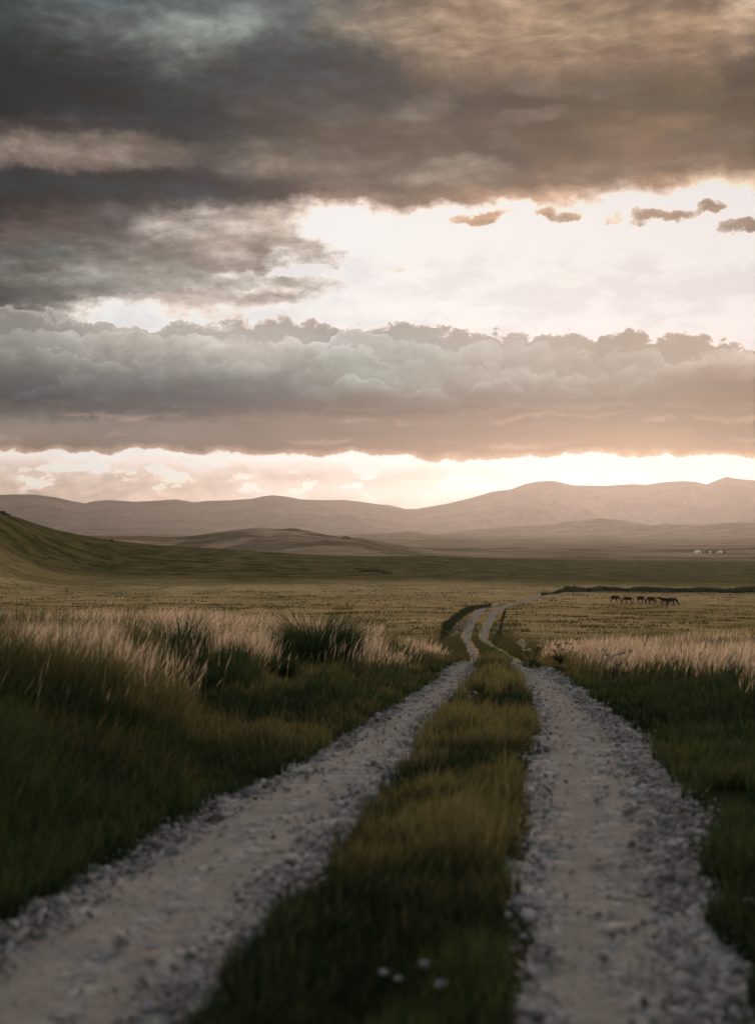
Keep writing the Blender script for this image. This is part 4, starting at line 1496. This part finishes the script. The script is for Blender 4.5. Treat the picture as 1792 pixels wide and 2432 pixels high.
HG = 'horses grazing in the far meadow'
h_graze = make_horse('graze')
h_up = make_horse('up')
used = set()
for (u, v, rz, s_, pose, lab) in (
        (1458, 1433.6, 4, 1.06, 'graze', 'dark horse at the left end of the herd, grazing toward the right'),
        (1491, 1436.0, 172, 1.00, 'graze', 'dark horse grazing toward the left, nose to the leftmost horse'),
        (1520, 1434.4, -52, 1.02, 'graze', 'dark horse seen partly from behind, alone in the middle of the herd'),
        (1546, 1437.0, 140, 1.06, 'graze', 'dark horse turned half away, grazing to the left beside the overlapping pair'),
        (1576, 1438.6, 176, 1.00, 'up', 'dark horse holding its head out level, half hidden behind the rightmost horse'),
        (1592, 1441.6, -8, 1.14, 'graze', 'dark horse grazing at the right end of the herd, nearest to the camera')):
    src = h_graze if pose == 'graze' else h_up
    o = src if pose not in used else copy_thing(src)
    used.add(pose)
    xw, dw, zw = surf_at(u, v, 240, 480)
    o.location = (xw, dw, zw)
    o.rotation_euler = (0, 0, math.radians(rz))
    o.scale = (s_ * 1.3, s_ * 1.3, s_ * 1.3)
    tag(o, lab, 'horse', HG)

# ================================================================= the camp
M_felt = mat_plain('white_felt', (.86, .84, .79), .9, .1, .04, 1.5)
M_rope = mat_plain('rope', (.35, .30, .22), .9, .1)
M_wood = mat_plain('painted_wood', (.20, .09, .05), .7, .2)
M_dark = mat_plain('dark_tarpaulin', (.045, .05, .05), .7, .2)
M_grey = mat_plain('weathered_board', (.10, .09, .085), .8, .2)


def lathe(prof_, seg=28):
    V_, F_ = [], []
    for (r, z_) in prof_:
        for k in range(seg):
            t = 2 * math.pi * k / seg
            V_.append((r * math.cos(t), r * math.sin(t), z_))
    for i in range(len(prof_) - 1):
        for k in range(seg):
            k2 = (k + 1) % seg
            F_.append((i * seg + k, i * seg + k2, (i + 1) * seg + k2, (i + 1) * seg + k))
    return np.array(V_), np.array(F_)


def box_v(x0, x1, y0, y1, z0, z1):
    v = np.array([(x0, y0, z0), (x1, y0, z0), (x1, y1, z0), (x0, y1, z0), (x0, y0, z1), (x1, y0, z1), (x1, y1, z1), (x0, y1, z1)], float)
    f = np.array([(3, 2, 1, 0), (4, 5, 6, 7), (0, 1, 5, 4), (1, 2, 6, 5), (2, 3, 7, 6), (3, 0, 4, 7)])
    return v, f


def yurt(loc, R_, wall_h, roof_h, label):
    e = empty('yurt', loc, rng.uniform(-.3, .3))
    V_, F_ = lathe([(R_, -.3), (R_, 0), (R_ * 1.01, wall_h * .6), (R_, wall_h)])
    mesh_np('wall', V_, F_, M_felt, parent=e, smooth_=True)
    V_, F_ = lathe([(R_ * 1.05, wall_h - .10), (R_ * 1.04, wall_h), (R_ * .88, wall_h + roof_h * .36), (R_ * .62, wall_h + roof_h * .70), (R_ * .34, wall_h + roof_h * .92), (R_ * .18, wall_h + roof_h), (.01, wall_h + roof_h * 1.03)])
    rf = mesh_np('roof', V_, F_, M_felt, parent=e, smooth_=True)
    V_, F_ = lathe([(R_ * .19, wall_h + roof_h * 1.0), (R_ * .20, wall_h + roof_h * 1.06), (R_ * .16, wall_h + roof_h * 1.09), (.01, wall_h + roof_h * 1.12)], 16)
    mesh_np('smoke_ring', V_, F_, M_rope, parent=rf, smooth_=True)
    V_, F_ = box_v(-.45, .45, -R_ * 1.03, -R_ * .93, 0, 1.35)
    mesh_np('door', V_, F_, M_wood, parent=e)
    for zz_ in (wall_h * .45, wall_h * .8):
        V_, F_ = lathe([(R_ * 1.012, zz_), (R_ * 1.022, zz_ + .03), (R_ * 1.012, zz_ + .06)])
        mesh_np('band', V_, F_, M_rope, parent=e)
    tag(e, label, 'yurt', 'white yurts on the far plain')


def shed(loc, w, h, label, name='shed'):
    e = empty(name, loc, rng.uniform(-.2, .2))
    V_, F_ = box_v(-w / 2, w / 2, -1.2, 1.2, -.2, h)
    mesh_np('wall', V_, F_, M_grey, parent=e)
    V_ = np.array([(-w / 2 - .2, -1.45, h - .05), (w / 2 + .2, -1.45, h - .05), (w / 2 + .2, 0, h + .55), (-w / 2 - .2, 0, h + .55), (-w / 2 - .2, 1.45, h - .05), (w / 2 + .2, 1.45, h - .05),
                   (-w / 2 - .2, -1.45, h + .03), (w / 2 + .2, -1.45, h + .03), (w / 2 + .2, 0, h + .63), (-w / 2 - .2, 0, h + .63), (-w / 2 - .2, 1.45, h + .03), (w / 2 + .2, 1.45, h + .03)])
    F_ = np.array([(1, 0, 3, 2), (2, 3, 4, 5), (6, 7, 8, 9), (9, 8, 11, 10), (0, 1, 7, 6), (5, 4, 10, 11)])
    mesh_np('roof', V_, F_, M_dark, parent=e)
    V_, F_ = box_v(-.4, .4, -1.26, -1.2, 0, min(1.6, h - .05))
    mesh_np('door', V_, F_, M_dark, parent=e)
    tag(e, label, 'shed', 'dark sheds between the yurts')


for (u, R_, wh, rh, lab) in ((1656, 3.3, 1.15, 1.35, 'leftmost and largest white yurt of the far camp'),
                             (1672, 1.15, .8, .5, 'smallest white yurt, just right of the largest one'),
                             (1685.5, 1.8, 1.1, .6, 'low white yurt in the middle of the camp, between two dark sheds'),
                             (1710, 2.7, .9, 1.2, 'white yurt standing apart at the right end of the camp')):
    yurt(surf_at(u, 1313.4, 1150, 1750), R_, wh, rh, lab)
for (u, w, h, lab) in ((1667.3, 1.3, 1.0, 'narrow dark shed between the largest and the smallest yurt'),
                       (1678, 1.9, 1.3, 'dark shed between the smallest and the middle yurt'),
                       (1692.5, 2.0, 1.1, 'dark shed just right of the middle yurt'),
                       (1719, 2.4, .8, 'low dark shed at the right foot of the yurt that stands apart')):
    shed(surf_at(u, 1314, 1150, 1750), w, h, lab)
